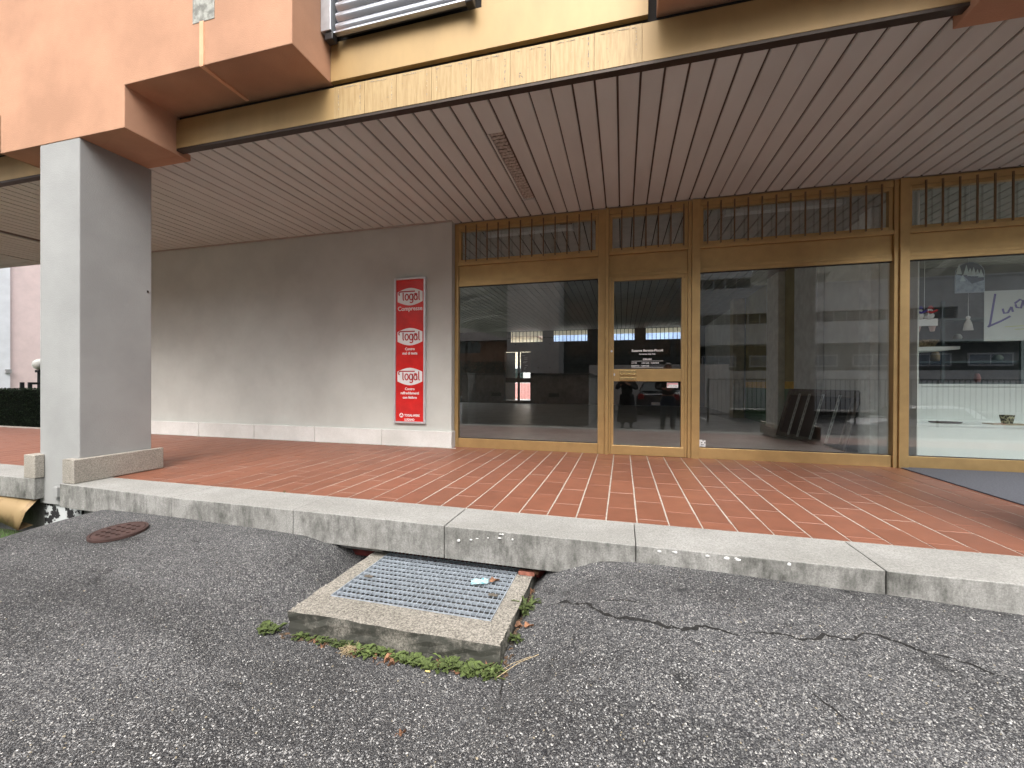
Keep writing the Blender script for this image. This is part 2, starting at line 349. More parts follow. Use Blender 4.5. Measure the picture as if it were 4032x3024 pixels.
M_CRACK = pmat('crack_dirt', (.018, .017, .016), .95, var=.4, scale=60)
GRIT = []
def crack(pts, w0, seed):
    rnd = random.Random(seed); P = []
    wp = [gpt(*p) for p in pts]
    for a, b in zip(wp, wp[1:]):
        n = max(2, int((b-a).length/.02))
        for k in range(n):
            q = a.lerp(b, k/n)+Vector((rnd.uniform(-.006, .006), rnd.uniform(-.008, .008), 0)); P.append(q)
    bm = B(); rows = []
    for i, p in enumerate(P):
        d = (P[min(i+1, len(P)-1)]-P[max(0, i-1)]); d.z = 0; d.normalize(); n = Vector((-d.y, d.x, 0))
        e = min(1, i/6, (len(P)-1-i)/6)*w0
        a = p+n*e*rnd.uniform(.05, .9); b = p-n*e*rnd.uniform(.05, .9)
        rows.append([bm.verts.new((q.x, q.y, gz(q.x, q.y)+.0035)) for q in (a, b)])
    for r0, r1 in zip(rows, rows[1:]): bm.faces.new((r0[0], r0[1], r1[1], r1[0]))
    obj('crack', bm, M_CRACK, ground)
    for q in P[::2]:
        if w0 > .008: GRIT.append(((q.x+rnd.gauss(0, w0*.7), q.y+rnd.gauss(0, w0*.7), q.z+.003), rnd.uniform(.002, .0045), rnd.uniform(0, 3), 1.2, .9, .7))
Q2 = lambda L: [(1344+u/1.6458, 2016+v/1.6458) for u, v in L]
Q3 = lambda L: [(2688+u/1.6458, 2016+v/1.6458) for u, v in L]
crack(Q2([(1290, 640), (1340, 615), (1380, 600), (1440, 578), (1500, 600), (1600, 590), (1640, 630), (1700, 660), (1780, 690), (1900, 692), (2050, 725), (2212, 770)])+Q3([(150, 740), (260, 775), (380, 810), (470, 838)]), .017, 1)
crack(Q3([(400, 795), (460, 780), (520, 782), (620, 795), (700, 805), (780, 828), (850, 830), (920, 800), (990, 815), (1050, 838), (1110, 830), (1160, 798), (1250, 795), (1330, 825), (1400, 842), (1550, 910), (1700, 940), (1900, 1000), (2050, 1070), (2120, 1068), (2212, 1090)]), .012, 2)
crack(Q3([(780, 1120), (840, 1170), (1000, 1300), (1100, 1400), (1190, 1475)]), .006, 3)
crack(Q2([(1050, 1050), (1040, 1130), (1030, 1200), (1000, 1260)]), .007, 4)
crack(Q2([(1600, 580), (1800, 575), (2000, 590), (2100, 610)]), .005, 5)
crack(Q2([(1500, 345), (1580, 332), (1700, 325), (1850, 330)]), .012, 6)
crack(Q3([(560, 1010), (640, 1060), (720, 1105), (790, 1125)]), .004, 7)
crack(Q3([(0, 800), (90, 850), (180, 930), (250, 990)]), .004, 8)

# loose pale chippings on the surface
rr = random.Random(5)
bm = B(); bmesh.ops.create_icosphere(bm, subdivisions=1, radius=1); ICO_V = [v.co.copy() for v in bm.verts]; ICO_F = [[v.index for v in f.verts] for f in bm.faces]; bm.free()
def pebbles(name, items, mat):
    V, Fc = [], []
    for p, s, a, sx_, sy_, sz_ in items:
        b0 = len(V); ca, sa = cos(a), sin(a)
        for v in ICO_V:
            x_, y_ = v.x*s*sx_, v.y*s*sy_; V.append((p[0]+x_*ca-y_*sa, p[1]+x_*sa+y_*ca, p[2]+v.z*s*sz_))
        for f in ICO_F: Fc.append([b0+i for i in f])
    me = bpy.data.meshes.new(name); me.from_pydata(V, [], Fc); me.update(); return link(name, me, mat)
def chip_items(n, s0, s1):
    L_ = []
    while len(L_) < n:
        px, py = rr.uniform(0, 4032), 2060+960*rr.random()**.8
        p = gpt(px, py)
        if not (-4.9 < p.x < 6 and p.y < -3.57) or (RX0-.03 < p.x < RX1+.03 and p.y > RY0-.03) or (p.x+4.25)**2+(p.y+3.8)**2 < .08: continue
        s = rr.uniform(s0, s1)*rr.choice((1, 1, 1, 1.5)); L_.append(((p.x, p.y, gz(p.x, p.y)+s*.15), s, rr.uniform(0, pi), rr.uniform(1, 1.5), rr.uniform(.7, 1), rr.uniform(.5, .7)))
    return L_
def chipmat(nm, c): return pmat(nm, c, .8, var=.12, scale=30)
for n_, c_, lb_ in ((5200, (.38, .375, .365), 'pale grey'), (4200, (.22, .22, .22), 'mid grey'), (700, (.60, .59, .56), 'almost white'), (260, (.36, .31, .22), 'buff')):
    st = stuff(pebbles('chippings', chip_items(n_, .0017, .0037), chipmat('chip_'+lb_.replace(' ', '_'), c_))); st['label'] = lb_+' stone chippings bedded in the coarse asphalt'; st['category'] = 'gravel'
st = stuff(pebbles('grit', GRIT, chipmat('grit_grey', (.16, .16, .155)))); st['label'] = 'grey grit crumbled along the cracks in the asphalt'; st['category'] = 'grit'

# ------------------------------------------------------------------ PAVEMENT of terracotta tiles
TW, TL = .2285, .5
bm = B(); box(bm, -15.45, 9, -3.12, -.02, -.235, -.0025); pav = struct(obj('pavement', bm, M_GROUT))
bm = B(); box(bm, -TW/2+.0058, TW/2-.0058, -TL/2+.0045, TL/2-.0045, -.012, 0)
bmesh.ops.recalc_face_normals(bm, faces=bm.faces[:])
bmesh.ops.bevel(bm, geom=[e for e in bm.edges if all(v.co.z > -.001 for v in e.verts)], offset=.0025, segments=1, affect='EDGES')
tile_me = bpy.data.meshes.new('tile'); bm.to_mesh(tile_me); bm.free(); tile_me.materials.append(M_TILE)
tiles = []; cut = B(); mass = []
for i in range(-66, 39):
    xc = -.0025+TW*i
    off = -.23 if i % 2 == 0 else -.48
    if i % 7 == 3: off += .06
    for k in range(0, 8):
        y1 = off-.5*k+.5; y0 = y1-TL
        ya, yb = max(y0, -3.075), min(y1, -.03 if xc > -2.6 else -.21)
        if yb-ya < .03: continue
        if -6.2 < xc < -5.3 and ya < -2.55:                     # the pillar stands here
            ya = -2.55
            if yb-ya < .03: continue
        d = (Vector((xc, (ya+yb)/2, 0))-CAM).length
        tiles.append((d if xc > -6 else 99, xc, ya, yb))
tiles.sort()
rt = random.Random(3)
for n, (d, xc, ya, yb) in enumerate(tiles):
    if n < 296:
        dz = rt.uniform(-.0012, .0012)
        if yb-ya > TL-.002: o = link('tile', tile_me, None, pav, loc=(xc, (ya+yb)/2, dz))
        else:
            bm = B(); h = (yb-ya)/2; box(bm, -TW/2+.0055, TW/2-.0055, -h+.004, h-.004, -.012, 0); o = obj('tile', bm, M_TILE, pav, loc=(xc, (ya+yb)/2, dz))
        o.rotation_euler = (rt.uniform(-.0018, .0018), rt.uniform(-.004, .004), rt.uniform(-.002, .002))
    else: mass.append((xc, ya, yb))
bm = B()
for xc, ya, yb in mass: box(bm, xc-TW/2+.0055, xc+TW/2-.0055, ya+.004, yb-.004, -.012, rt.uniform(-.001, .001))
stuff(obj('tile', bm, M_TILE, pav))
# blue-grey mat in front of the second shop
mat_m = pmat('mat_fibre', (.12, .127, .15), .95, var=.2, scale=60, bump=.5, bscale=400)
bm = B(); box(bm, 3.36, 6.2, -2.0, -.045, 0, .012)
tag(obj('door_mat', bm, mat_m, bevel=.004), 'dark blue fibre mat lying before the second shop at the right edge', 'mat')

# ------------------------------------------------------------------ KERB of granite slabs
bm = B(); box(bm, -5.4, 9, -3.30, -3.12, -1.4, -.24); kb = struct(obj('kerb', bm, M_DKCONC))
def slab(x0, x1, yf0, yf1, yb, zb=-.235, g=.004, zt=.0):
    bm = B(); hexa(bm, ((x0+g, yf0, zb), (x1-g, yf1, zb), (x1-g, yb, zb), (x0+g, yb, zb), (x0+g, yf0, zt), (x1-g, yf1, zt), (x1-g, yb, zt), (x0+g, yb, zt)))
    o = obj('kerb_stone', bm, M_GRAN, kb, bevel=.006)
    return o
ks = [(-5.53, -3.92, -3.43, -3.505), (-3.92, -2.592, -3.505, -3.518), (-2.592, -1.25, -3.518, -3.533), (-1.25, .088, -3.533, -3.538), (.088, 1.432, -3.54, -3.546), (1.432, 2.78, -3.546, -3.55), (2.78, 4.1, -3.55, -3.55), (4.1, 5.45, -3.55, -3.55), (5.45, 6.8, -3.55, -3.55), (6.8, 8.15, -3.55, -3.55)]
for a, b, ya, yb in ks: slab(a, b, ya, yb, -3.085, g=.0045 if a in (-2.592, 1.432) else .002, zt=.004+random.uniform(-.002, .002))
for a, b in ((-7.4, -5.95), (-8.75, -7.4), (-10.1, -8.75)): slab(a, b, -3.41, -3.41, -2.98, zb=-.2, zt=.02)
# pale chips and scars knocked into the slab edges
bm = B(); rc = random.Random(8)
for px, py in Q2([(1030, 128), (1045, 140), (760, 185), (840, 180), (880, 172), (950, 168), (1025, 170), (1110, 178), (2150, 250), (2165, 262), (2060, 255)])+Q3([(345, 300), (360, 310), (285, 300), (160, 285), (690, 338), (1570, 590)]):
    p = on('y', -3.5435, px, py)
    if p.z > -.012: p = Vector((p.x, -3.5425, -.012))
    s = rc.uniform(.006, .014); m = bmesh.ops.create_icosphere(bm, subdivisions=1, radius=s)
    bmesh.ops.transform(bm, matrix=Matrix.Translation(p) @ Matrix.Diagonal((rc.uniform(.8, 1.8), .25, rc.uniform(.5, 1), 1)), verts=m['verts'])
stuff(obj('chip', bm, pmat('chip_white', (.7, .7, .68), .9), kb))

# ------------------------------------------------------------------ THE BUILDING
bld = thing('shop_building', 'orange rendered building with gold fascia, grey wall and arcade of shopfronts', 'building', (0, 0, 0))
BAYX = (-5.72, 3.19, -14.63)             # pillar centres
YF = -3.335                              # face of the upper storey
def P_(name, mat, parent, *a, bevel=0): return bobj(name, mat, parent, *a, bevel=bevel)
# upper storey: T-shaped orange blocks over each pillar
def orange(cx, first=False):
    bm = B(); uw, lw = 2.94, .945
    pts = [(cx-uw, 3.98), (cx-lw, 3.98), (cx-lw, 3.56), (cx+lw, 3.56), (cx+lw, 3.98), (cx+uw, 3.98), (cx+uw, 9), (cx-uw, 9)]
    # front T piece from YF to the fascia; the lower block runs deeper
    prism(bm, pts, YF, -2.80)
    box(bm, cx-lw, cx+lw, -2.80, -2.68, 3.56, 3.96)
    bmesh.ops.remove_doubles(bm, verts=bm.verts[:], dist=.0001)
    return obj('upper_wall', bm, M_ORANGE, bld, bevel=.006)
walls = [orange(c) for c in BAYX]
bm = B(); box(bm, -18, 9, -2.79, -.2, 3.97, 9); obj('upper_floor', bm, M_VOID, bld)
# patch of bare plaster and the pale joint strip running down and under the first block
p0 = on('y', YF, 760, 0); p1 = on('y', YF, 845, 72)
bm = B(); box(bm, p0.x, p1.x, YF-.004, YF+.02, p1.z, 6.5)
obj('bare_patch', bm, pmat('bare_plaster', (.40, .40, .36), .95, scale=14, col2=(.20, .20, .18), bump=1, bscale=40, mixpos=(.4, .6)), walls[0])
sx = on('y', YF, 796, 200).x
bm = B(); box(bm, sx-.025, sx+.025, YF-.010, YF+.01, 3.975, p1.z); box(bm, sx-.02, sx+.02, YF-.010, -2.85, 3.966, 3.985)
obj('joint_strip', bm, pmat('orange_strip', (.78, .42, .25), .8), walls[0], bevel=.004)
# pillars
for n, cx in enumerate(BAYX):
    dpt = bm = B(); box(bm, cx-.305, cx+.3, -3.33, -2.65, -.26, 3.562)
    pl = obj('pillar', bm, M_PILLAR, bld, bevel=.008)
    bm = B(); box(bm, cx-.29, cx+.285, -3.30, -2.7, -1.3, -.262); obj('footing', bm, pmat('tarred_footing', (.55, .57, .57), .9, scale=7, col2=(.012, .012, .013), mixpos=(.5, .53), bump=.6, bscale=40), pl)
    for a, b, z0 in ((cx+.19, cx+.365, .006), (cx-.40, cx-.225, .024)):
        if b > cx: bm = B(); box(bm, cx+.302, b, -3.41, -2.56, z0, .248); box(bm, a, cx+.302, -3.41, -3.332, z0, .248)
        else: bm = B(); box(bm, a, cx-.307, -3.41, -2.56, z0, .268); box(bm, cx-.307, b, -3.41, -3.332, z0, .268)
        bmesh.ops.remove_doubles(bm, verts=bm.verts[:], dist=.0001)
        obj('plinth_stone', bm, M_PLINTH, pl, bevel=.006)
    if n == 0:
        bm = B(); box(bm, -5.75, -5.685, -3.37, -3.33, -.17, -.06); box(bm, -5.73, -5.705, -3.365, -3.33, -.20, -.05); obj('conduit_stub', bm, M_PILLAR, pl, bevel=.006)
        bm = B(); q = on('x', cx+.303, 582, 1148); box(bm, cx+.299, cx+.306, q.y-.008, q.y+.008, q.z-.012, q.z+.012); obj('anchor', bm, M_DARKBR, pl)
# fascia: two bands with a dark slot between them
def fascia(x0, x1):
    P_('fascia_panel', M_FASCIA, bld, x0, x1, -2.84, -2.81, 3.622, 3.93, bevel=.002)
    P_('edge_profile', M_DARKBR, bld, x0, x1, -2.838, -2.765, 3.596, 3.62)
    P_('fascia_slot', M_VOID, bld, x0, x1, -2.80, -2.795, 3.932, 3.99)
fascia(-14.0, -2.74); fascia(.14, 12)
P_('edge_profile', M_DARKBR, bld, -2.74, .14, -2.838, -2.765, 3.596, 3.62)
P_('fascia_slot', M_VOID, bld, -2.74, .14, -2.80, -2.795, 3.932, 3.99)
ux = [-2.775, .185]
up = P_('fascia_panel', M_FASCIA, bld, ux[0], ux[1], -2.85, -2.80, 3.985, 4.36, bevel=.002)
P_('fascia_panel', M_FASCIA, bld, -1.22, ux[1], -2.84, -2.80, 4.362, 5.2)
uw_ = P_('upper_window', M_GOLD, bld, -1.22, ux[1], -2.84, -2.80, 5.202, 5.28)
bobj('pane', M_BGLASS, uw_, -1.15, ux[1]-.06, -2.825, -2.81, 5.282, 6.95); bobj('frame', M_GOLD, uw_, ux[1]-.058, ux[1], -2.84, -2.80, 5.282, 6.95); bobj('frame', M_GOLD, uw_, -1.22, -1.152, -2.84, -2.80, 5.282, 6.95)
P_('fascia_panel', M_FASCIA, bld, -2.775, ux[1], -2.84, -2.80, 7.002, 9)
# weathered panels where letters were once fixed
wx = [-2.74, -2.40, -2.06, -1.70, -1.312, -.955, -.60, -.238, .14]
for a, b in zip(wx, wx[1:]):
    fp = P_('fascia_panel', M_FASCIA2, bld, a+.0015, b-.0015, -2.842, -2.81, 3.622, 3.93)
    fp['label'] = 'weathered gold panel with glue marks'
    bm = B(); r2 = random.Random(int(a*100))
    def dab(xa, xb, za, zb):
        n = max(1, int(max(xb-xa, zb-za)/.02))
        for k in range(n):
            if r2.random() < .3: continue
            if xb-xa > zb-za: u = xa+(xb-xa)*k/n; box(bm, u, u+(xb-xa)/n*r2.uniform(.6, 1.2), -2.8440, -2.8425, za+r2.uniform(-.003, .003), za+.005+r2.uniform(0, .005))
            else: u = za+(zb-za)*k/n; box(bm, xa+r2.uniform(-.003, .003), xa+.004+r2.uniform(0, .005), -2.8440, -2.8425, u, u+(zb-za)/n*r2.uniform(.6, 1.2))
    dab(a+.05, b-.06, 3.905, 3.908); dab(b-.05, b-.049, 3.66, 3.905)
    if r2.random() < .5: dab(a+.05, a+.051, 3.7, 3.905)
    for k in range(7):
        cx_, cz_ = r2.uniform(a+.06, b-.07), r2.uniform(3.65, 3.89); s = r2.uniform(.003, .006); box(bm, cx_, cx_+s, -2.8440, -2.8425, cz_, cz_+s)
    stuff(obj('glue_mark', bm, M_GLUE, fp))
    if -1.0 < a < -.9: strokes('scrawl', [[(-.012, -.02), (-.012, .02)], arc(-.012, .01, .02, .011, 90, -90, 8), [(0, 0), (.02, -.022)]], .005, M_GLUE, fp, at_face(-.86, -2.842, 3.70))
# roller shutter
bm = B()
zb_ = 4.36
sh = P_('roller_shutter', M_RUBBER, bld, -2.62, -1.30, -2.90, -2.88, zb_, 7.0)
for k in range(26):
    z0 = zb_+.012+.1*k; pr = [(-2.915-.028*sin(pi*i/8)-.012, z0+.094*i/8) for i in range(9)]+[(-2.905, z0+.094), (-2.905, z0)]
    bm = B(); A = [bm.verts.new((-2.64, y, z)) for y, z in pr]; Bv = [bm.verts.new((-1.33, y, z)) for y, z in pr]
    bm.faces.new(A); bm.faces.new(Bv[::-1])
    for i in range(len(pr)): bm.faces.new((A[i], Bv[i], Bv[(i+1)%len(pr)], A[(i+1)%len(pr)]))
    obj('slat', bm, M_SHUT, sh)
bm = B(); box(bm, -2.775, -2.665, -2.99, -2.90, 4.36, 7.0); obj('guide_rail', bm, pmat('rail_alu', (.5, .52, .55), .4, .6), sh, bevel=.004)
bm = B(); box(bm, -2.745, -2.655, -2.975, -2.90, 4.285, 4.358); obj('rail_foot', bm, M_RUBBER, sh, bevel=.006)
bm = B(); box(bm, -1.325, -1.255, -2.98, -2.89, 4.315, 4.40); box(bm, -1.30, -1.265, -2.965, -2.90, 4.40, 7.0); obj('rail_foot', bm, M_RUBBER, sh, bevel=.008)
bm = B(); box(bm, -2.66, -1.325, -2.955, -2.905, 4.352, 4.368); obj('bottom_bar', bm, M_SHUT, sh, bevel=.002)

# soffit planks
PW = .1905
bm = B(); box(bm, -14.62, 12, -2.76, -.03, 3.665, 3.70); sof = obj('soffit', bm, M_VOID, bld)
bm = B(); box(bm, -12.35, 12, -2.76, -.045, 3.652, 3.66); obj('backing_profile', bm, M_GAP, sof)
rs = random.Random(11)
x0p = -.053-PW*64
VENT = (-1.2035-PW, -1.2035)
for k in range(0, 128):
    a = x0p+PW*k; b = a+PW
    if b > 11: break
    if -10.47-PW*.4 < a < -10.47+PW*.6: continue            # one plank is missing: a dark gap
    ya, yb = -2.768, -.045
    for cx in BAYX:
        if cx-.945 < (a+b)/2 < cx+.945: ya = -2.672
    segs = [(ya, yb)]
    if abs(a+.053-(VENT[0]+.053)) < .09: segs = [(ya, -2.21), (-.60, yb)]
    g = .0095 if rs.random() > .12 else .0045
    for s0, s1 in segs:
        bm = B(); dz = rs.uniform(0, .0025); box(bm, a+g, b-g, s0, s1, 3.63+dz, 3.65)
        bmesh.ops.bevel(bm, geom=[e for e in bm.edges if abs(e.verts[0].co.y-e.verts[1].co.y) > .1 and e.verts[0].co.z < 3.64], offset=.006, segments=2, affect='EDGES')
        obj('plank', bm, M_PLANK, sof)
    if len(segs) > 1:
        fa = (a, b)
# planks turned the other way at the far left end
for k in range(14):
    y0 = -2.76+PW*k
    bm = B(); box(bm, -14.6, -12.3, y0+.008, y0+PW-.008, 3.63, 3.65); obj('plank', bm, M_PLANK, sof)
P_('ceiling_trim', M_TRIM, sof, -2.64, 12, -.045, -.02, 3.612, 3.632); P_('ceiling_trim', M_TRIM, sof, -9.3, -2.64, -.185, -.16, 3.612, 3.632)
# vent with slats, full of dust
a, b = fa
vent = P_('vent_grille', M_BLACK, bld, a+.01, b-.01, -2.2, -.61, 3.66, 3.664)
bm = B(); box(bm, a+.008, a+.03, -2.2, -.61, 3.634, 3.655); obj('vent_frame', bm, M_PLANK, vent)
for k in range(25):
    y = -2.185+.0635*k; bm = B(); n = 8
    top = []
    rv = random.Random(k)
    for i in range(n+1):
        x_ = a+.036+(b-a-.05)*i/n; d = rv.uniform(-.006, .006)
        top.append((x_, y+d))
    for i in range(n):
        (xa, y1), (xb, y2) = top[i], top[i+1]
        hexa(bm, ((xa, y1, 3.648), (xb, y2, 3.648), (xb, y2+.024, 3.634), (xa, y1+.024, 3.634), (xa, y1, 3.652), (xb, y2, 3.652), (xb, y2+.027, 3.638), (xa, y1+.027, 3.638)))
    bmesh.ops.remove_doubles(bm, verts=bm.verts[:], dist=.0002)
    obj('slat', bm, M_DUST, vent)
# grey rendered wall with its pale plinth
bm = B(); box(bm, -9.25, -2.645, -.15, .15, 0, 3.66); gw = obj('grey_wall', bm, M_GREY, bld, bevel=.006)
P_('side_wall', M_GREY, bld, -9.25, -9.0, .15, 14, 0, .3)
added_glazing = P_('side_window', M_GOLD, bld, -9.2, -9.1, .15, 14, .301, .36)  # unseen side glazing, added to let daylight brighten the shop room
for k in range(8): bobj('frame', M_GOLD, added_glazing, -9.19, -9.11, .3+1.9*k, .38+1.9*k, .361, 3.6)
bobj('pane', M_GLASS, added_glazing, -9.155, -9.149, .3, 13.9, .362, 3.6)
px_ = [-9.30, -9.17, -7.83, -6.515, -5.2, -3.875, -2.62]
for n, (a, b) in enumerate(zip(px_, px_[1:])):
    bm = B(); box(bm, a+.004, b-.004, -.195, -.152, .002, .262)
    if n == 5: box(bm, b-.04, b-.004, -.152, .0, .002, .262); bmesh.ops.remove_doubles(bm, verts=bm.verts[:], dist=.0001)
    obj('plinth_stone', bm, M_PLWHITE, gw, bevel=.004)
bm = B()
for i in range(5): m = bmesh.ops.create_icosphere(bm, subdivisions=1, radius=.011); bmesh.ops.transform(bm, matrix=Matrix.Translation((-2.60+.012*i+random.uniform(-.01, .01), -.215+random.uniform(-.01, .01), .006)) @ Matrix.Diagonal((1.3, 1, .4, 1)), verts=m['verts'])
tag(obj('paper_scrap', bm, M_WHITE), 'tiny crumpled white scrap at the foot of the plinth corner', 'litter')

# ------------------------------------------------------------------ SHOPFRONT
def bars(parent, x0, x1, n, first, step):
    for k in range(n):
        x = first+step*k
        bm = B(); box(bm, x-.009, x+.009, -.085, -.067, 2.985, 3.565); obj('bar', bm, M_BAR, parent, bevel=.003)
def shopwindow(x0, x1, nb, first, step, label):
    t = bobj('shop_window', M_GOLD, bld, x0, x1, -.035, .03, 2.602, 2.648)         # head rail carries the rest
    t['label'] = label
    f = lambda nm, m, *a, **k: bobj(nm, m, t, *a, **k)
    f('frame', M_GOLD, x0, x1, -.03, .03, 2.65, 2.69, bevel=.002)
    f('spandrel_panel', M_GOLD, x0, x1, -.018, .02, 2.692, 2.93)
    f('ledge', M_GOLD, x0, x1, -.06, .03, 2.932, 2.985, bevel=.003)
    f('frame', M_GOLD, x0, x1, -.045, .03, 3.53, 3.628, bevel=.002)
    f('frame', M_GOLD, x0+.045, x1-.045, -.035, .03, 3.485, 3.528, bevel=.002)
    f('frame', M_GOLD, x0+.045, x1-.045, -.035, .03, 2.987, 3.03, bevel=.002)
    f('frame', M_GOLD, x0, x0+.043, -.035, .03, 2.987, 3.528, bevel=.002); f('frame', M_GOLD, x1-.043, x1, -.035, .03, 2.987, 3.528, bevel=.002)
    f('pane', M_GLASS, x0+.046, x1-.046, .018, .024, 3.031, 3.484)
    f('sill_rail', M_GOLD, x0, x1, -.035, .03, .0, .147, bevel=.002)
    f('gasket', M_RUBBER, x0, x1, -.012, .03, .148, .156)
    f('gasket', M_RUBBER, x0, x1, -.012, .03, 2.594, 2.601)
    f('pane', M_GLASS, x0+.001, x1-.001, .004, .010, .157, 2.593)
    bars(t, x0, x1, nb, first, step)
    return t
shopwindow(-2.575, -.355, 12, -2.44, .1805, 'left shop window beside the grey wall')
shopwindow(1.04, 3.285, 13, 1.13, .168, 'wide shop window right of the door')
shopwindow(3.44, 5.75, 13, 3.60, .168, 'window of the second shop')
shopwindow(5.90, 8.2, 13, 6.02, .168, 'far right window of the second shop')
# posts between the bays
def post(x0, x1, yf=-.085):
    m = bobj('mullion', M_GOLD, bld, x0, x1, yf, .04, 0, 3.612, bevel=.003); return m
post(-2.64, -2.578, -.04); post(-.353, -.245, -.05); post(-.243, -.200, -.095); post(.885, .93, -.06); post(.932, 1.038, -.085); post(3.288, 3.335, -.06); post(3.337, 3.438, -.085); post(5.752, 5.898); post(8.2, 8.3)
# shop door
dr = bobj('shop_door', M_GOLD, bld, -.198, -.165, -.05, .03, .004, 2.60, bevel=.003)
f = lambda nm, m, *a, **k: bobj(nm, m, dr, *a, **k)
for nm, a in (('frame', (-.163, .845, -.05, .03, 2.545, 2.60)), ('frame', (-.163, -.125, -.05, .03, .14, 2.543)), ('frame', (.80, .845, -.05, .03, .14, 2.543)),
              ('kick_rail', (-.163, .845, -.05, .03, .004, .138)), ('lock_rail', (-.123, .798, -.052, .03, 1.075, 1.252)),
              ('frame', (-.198, .883, -.04, .03, 2.603, 2.648)), ('frame', (-.198, .883, -.03, .03, 2.65, 2.69)), ('spandrel_panel', (-.198, .883, -.018, .02, 2.692, 2.93)),
              ('ledge', (-.198, .883, -.06, .03, 2.932, 2.985)), ('frame', (-.198, .883, -.045, .03, 3.53, 3.628)),
              ('frame', (-.15, .838, -.035, .03, 3.485, 3.528)), ('frame', (-.15, .838, -.035, .03, 2.987, 3.03)), ('frame', (-.198, -.152, -.035, .03, 2.987, 3.528)), ('frame', (.84, .883, -.035, .03, 2.987, 3.528)), ('jamb', (.847, .883, -.04, .03, .004, 2.6))):
    f(nm, M_GOLD, *a, bevel=.003)
f('pane', M_GLASS, -.149, .837, .018, .024, 3.031, 3.484)
dp = f('pane', M_GLASS, -.124, .799, -.012, -.006, 1.253, 2.544); f('pane', M_GLASS, -.124, .799, -.012, -.006, .139, 1.074)
bars(dr, 0, 0, 6, -.02, .168)
bm = B(); box(bm, -.04, .195, -.075, -.053, 1.185, 1.235); box(bm, -.04, .195, -.082, -.053, 1.16, 1.184); lb = obj('letter_slot', bm, pmat('polished_brass', (.62, .46, .22), .25, .8), dr, bevel=.004)
bm = B(); box(bm, -.04, .195, -.072, -.053, 1.088, 1.135); obj('letter_flap', bm, MATS['polished_brass'], dr, bevel=.004)
bm = B(); box(bm, -.125, -.105, -.062, -.053, 1.155, 1.19); obj('keyhole', bm, M_ALU, dr, bevel=.003)
bm = B(); tube(bm, [(-.155, -.05, 1.515), (-.155, -.075, 1.515)], .016, 12); obj('door_knob', bm, M_ALU, dr)
YG = -.0135
T = lambda nm, s, sz, x, z, al='CENTER', xs=1.0, bd=.0: text(nm, s, sz, M_WHITE, dr, at_face(x, YG, z), al, .001, xs, bd)
T('lettering', 'Susanna Beretta-Piccoli', .046, .345, 1.507, xs=1.0, bd=.0015)
T('lettering', 'Farmacista Dipl. Fed.', .027, .345, 1.462, bd=.0006)
T('lettering', 'ORARI', .036, .345, 1.383, xs=1.15, bd=.001)
T('lettering', 'LU-VE', .026, .125, 1.332, 'LEFT', 1.1, .0006); T('lettering', '8.00/12.00 - 14.00/18.30', .026, .268, 1.332, 'LEFT', .93, .0006)
T('lettering', 'SABATO', .026, .125, 1.291, 'LEFT', 1.1, .0006); T('lettering', '9.00/12.00', .026, .268, 1.291, 'LEFT', .93, .0006)
for z in (1.367, 1.276): bm = B(); box(bm, .125, .562, YG-.001, YG, z, z+.004); obj('rule_line', bm, M_WHITE, dr)
bm = B(); box(bm, .615, .765, YG-.001, YG, .985, 1.058); stk = obj('sticker', bm, M_WHITE, dr)
bm = B(); box(bm, .62, .76, YG-.0016, YG-.0011, 1.03, 1.05); box(bm, .62, .632, YG-.0016, YG-.0011, .99, 1.03); obj('sticker_print', bm, pmat('pink_print', (.75, .35, .38), .6), stk)
text('sticker_print', 'Porta chiusa', .025, M_BLACK, stk, at_face(.69, YG-.0016, 1.003), depth=.0006)
# torn sticker in the corner of the wide window
bm = B(); ra = random.Random(2)
bm2 = B(); box(bm2, 1.048, 1.13, .0015, .0035, .162, .255)
ts = obj('torn_sticker', bm2, M_WHITE, bld); 
bm = B()
for k in range(5): x_ = 1.07+.02*(k % 3); z_ = .175+.03*(k//2); v = [bm.verts.new(q) for q in ((x_, .0008, z_), (x_+.03, .0008, z_+.008), (x_+.004, .0008, z_+.02))]; bm.faces.new(v)
obj('tear', bm, M_BDARK, ts)

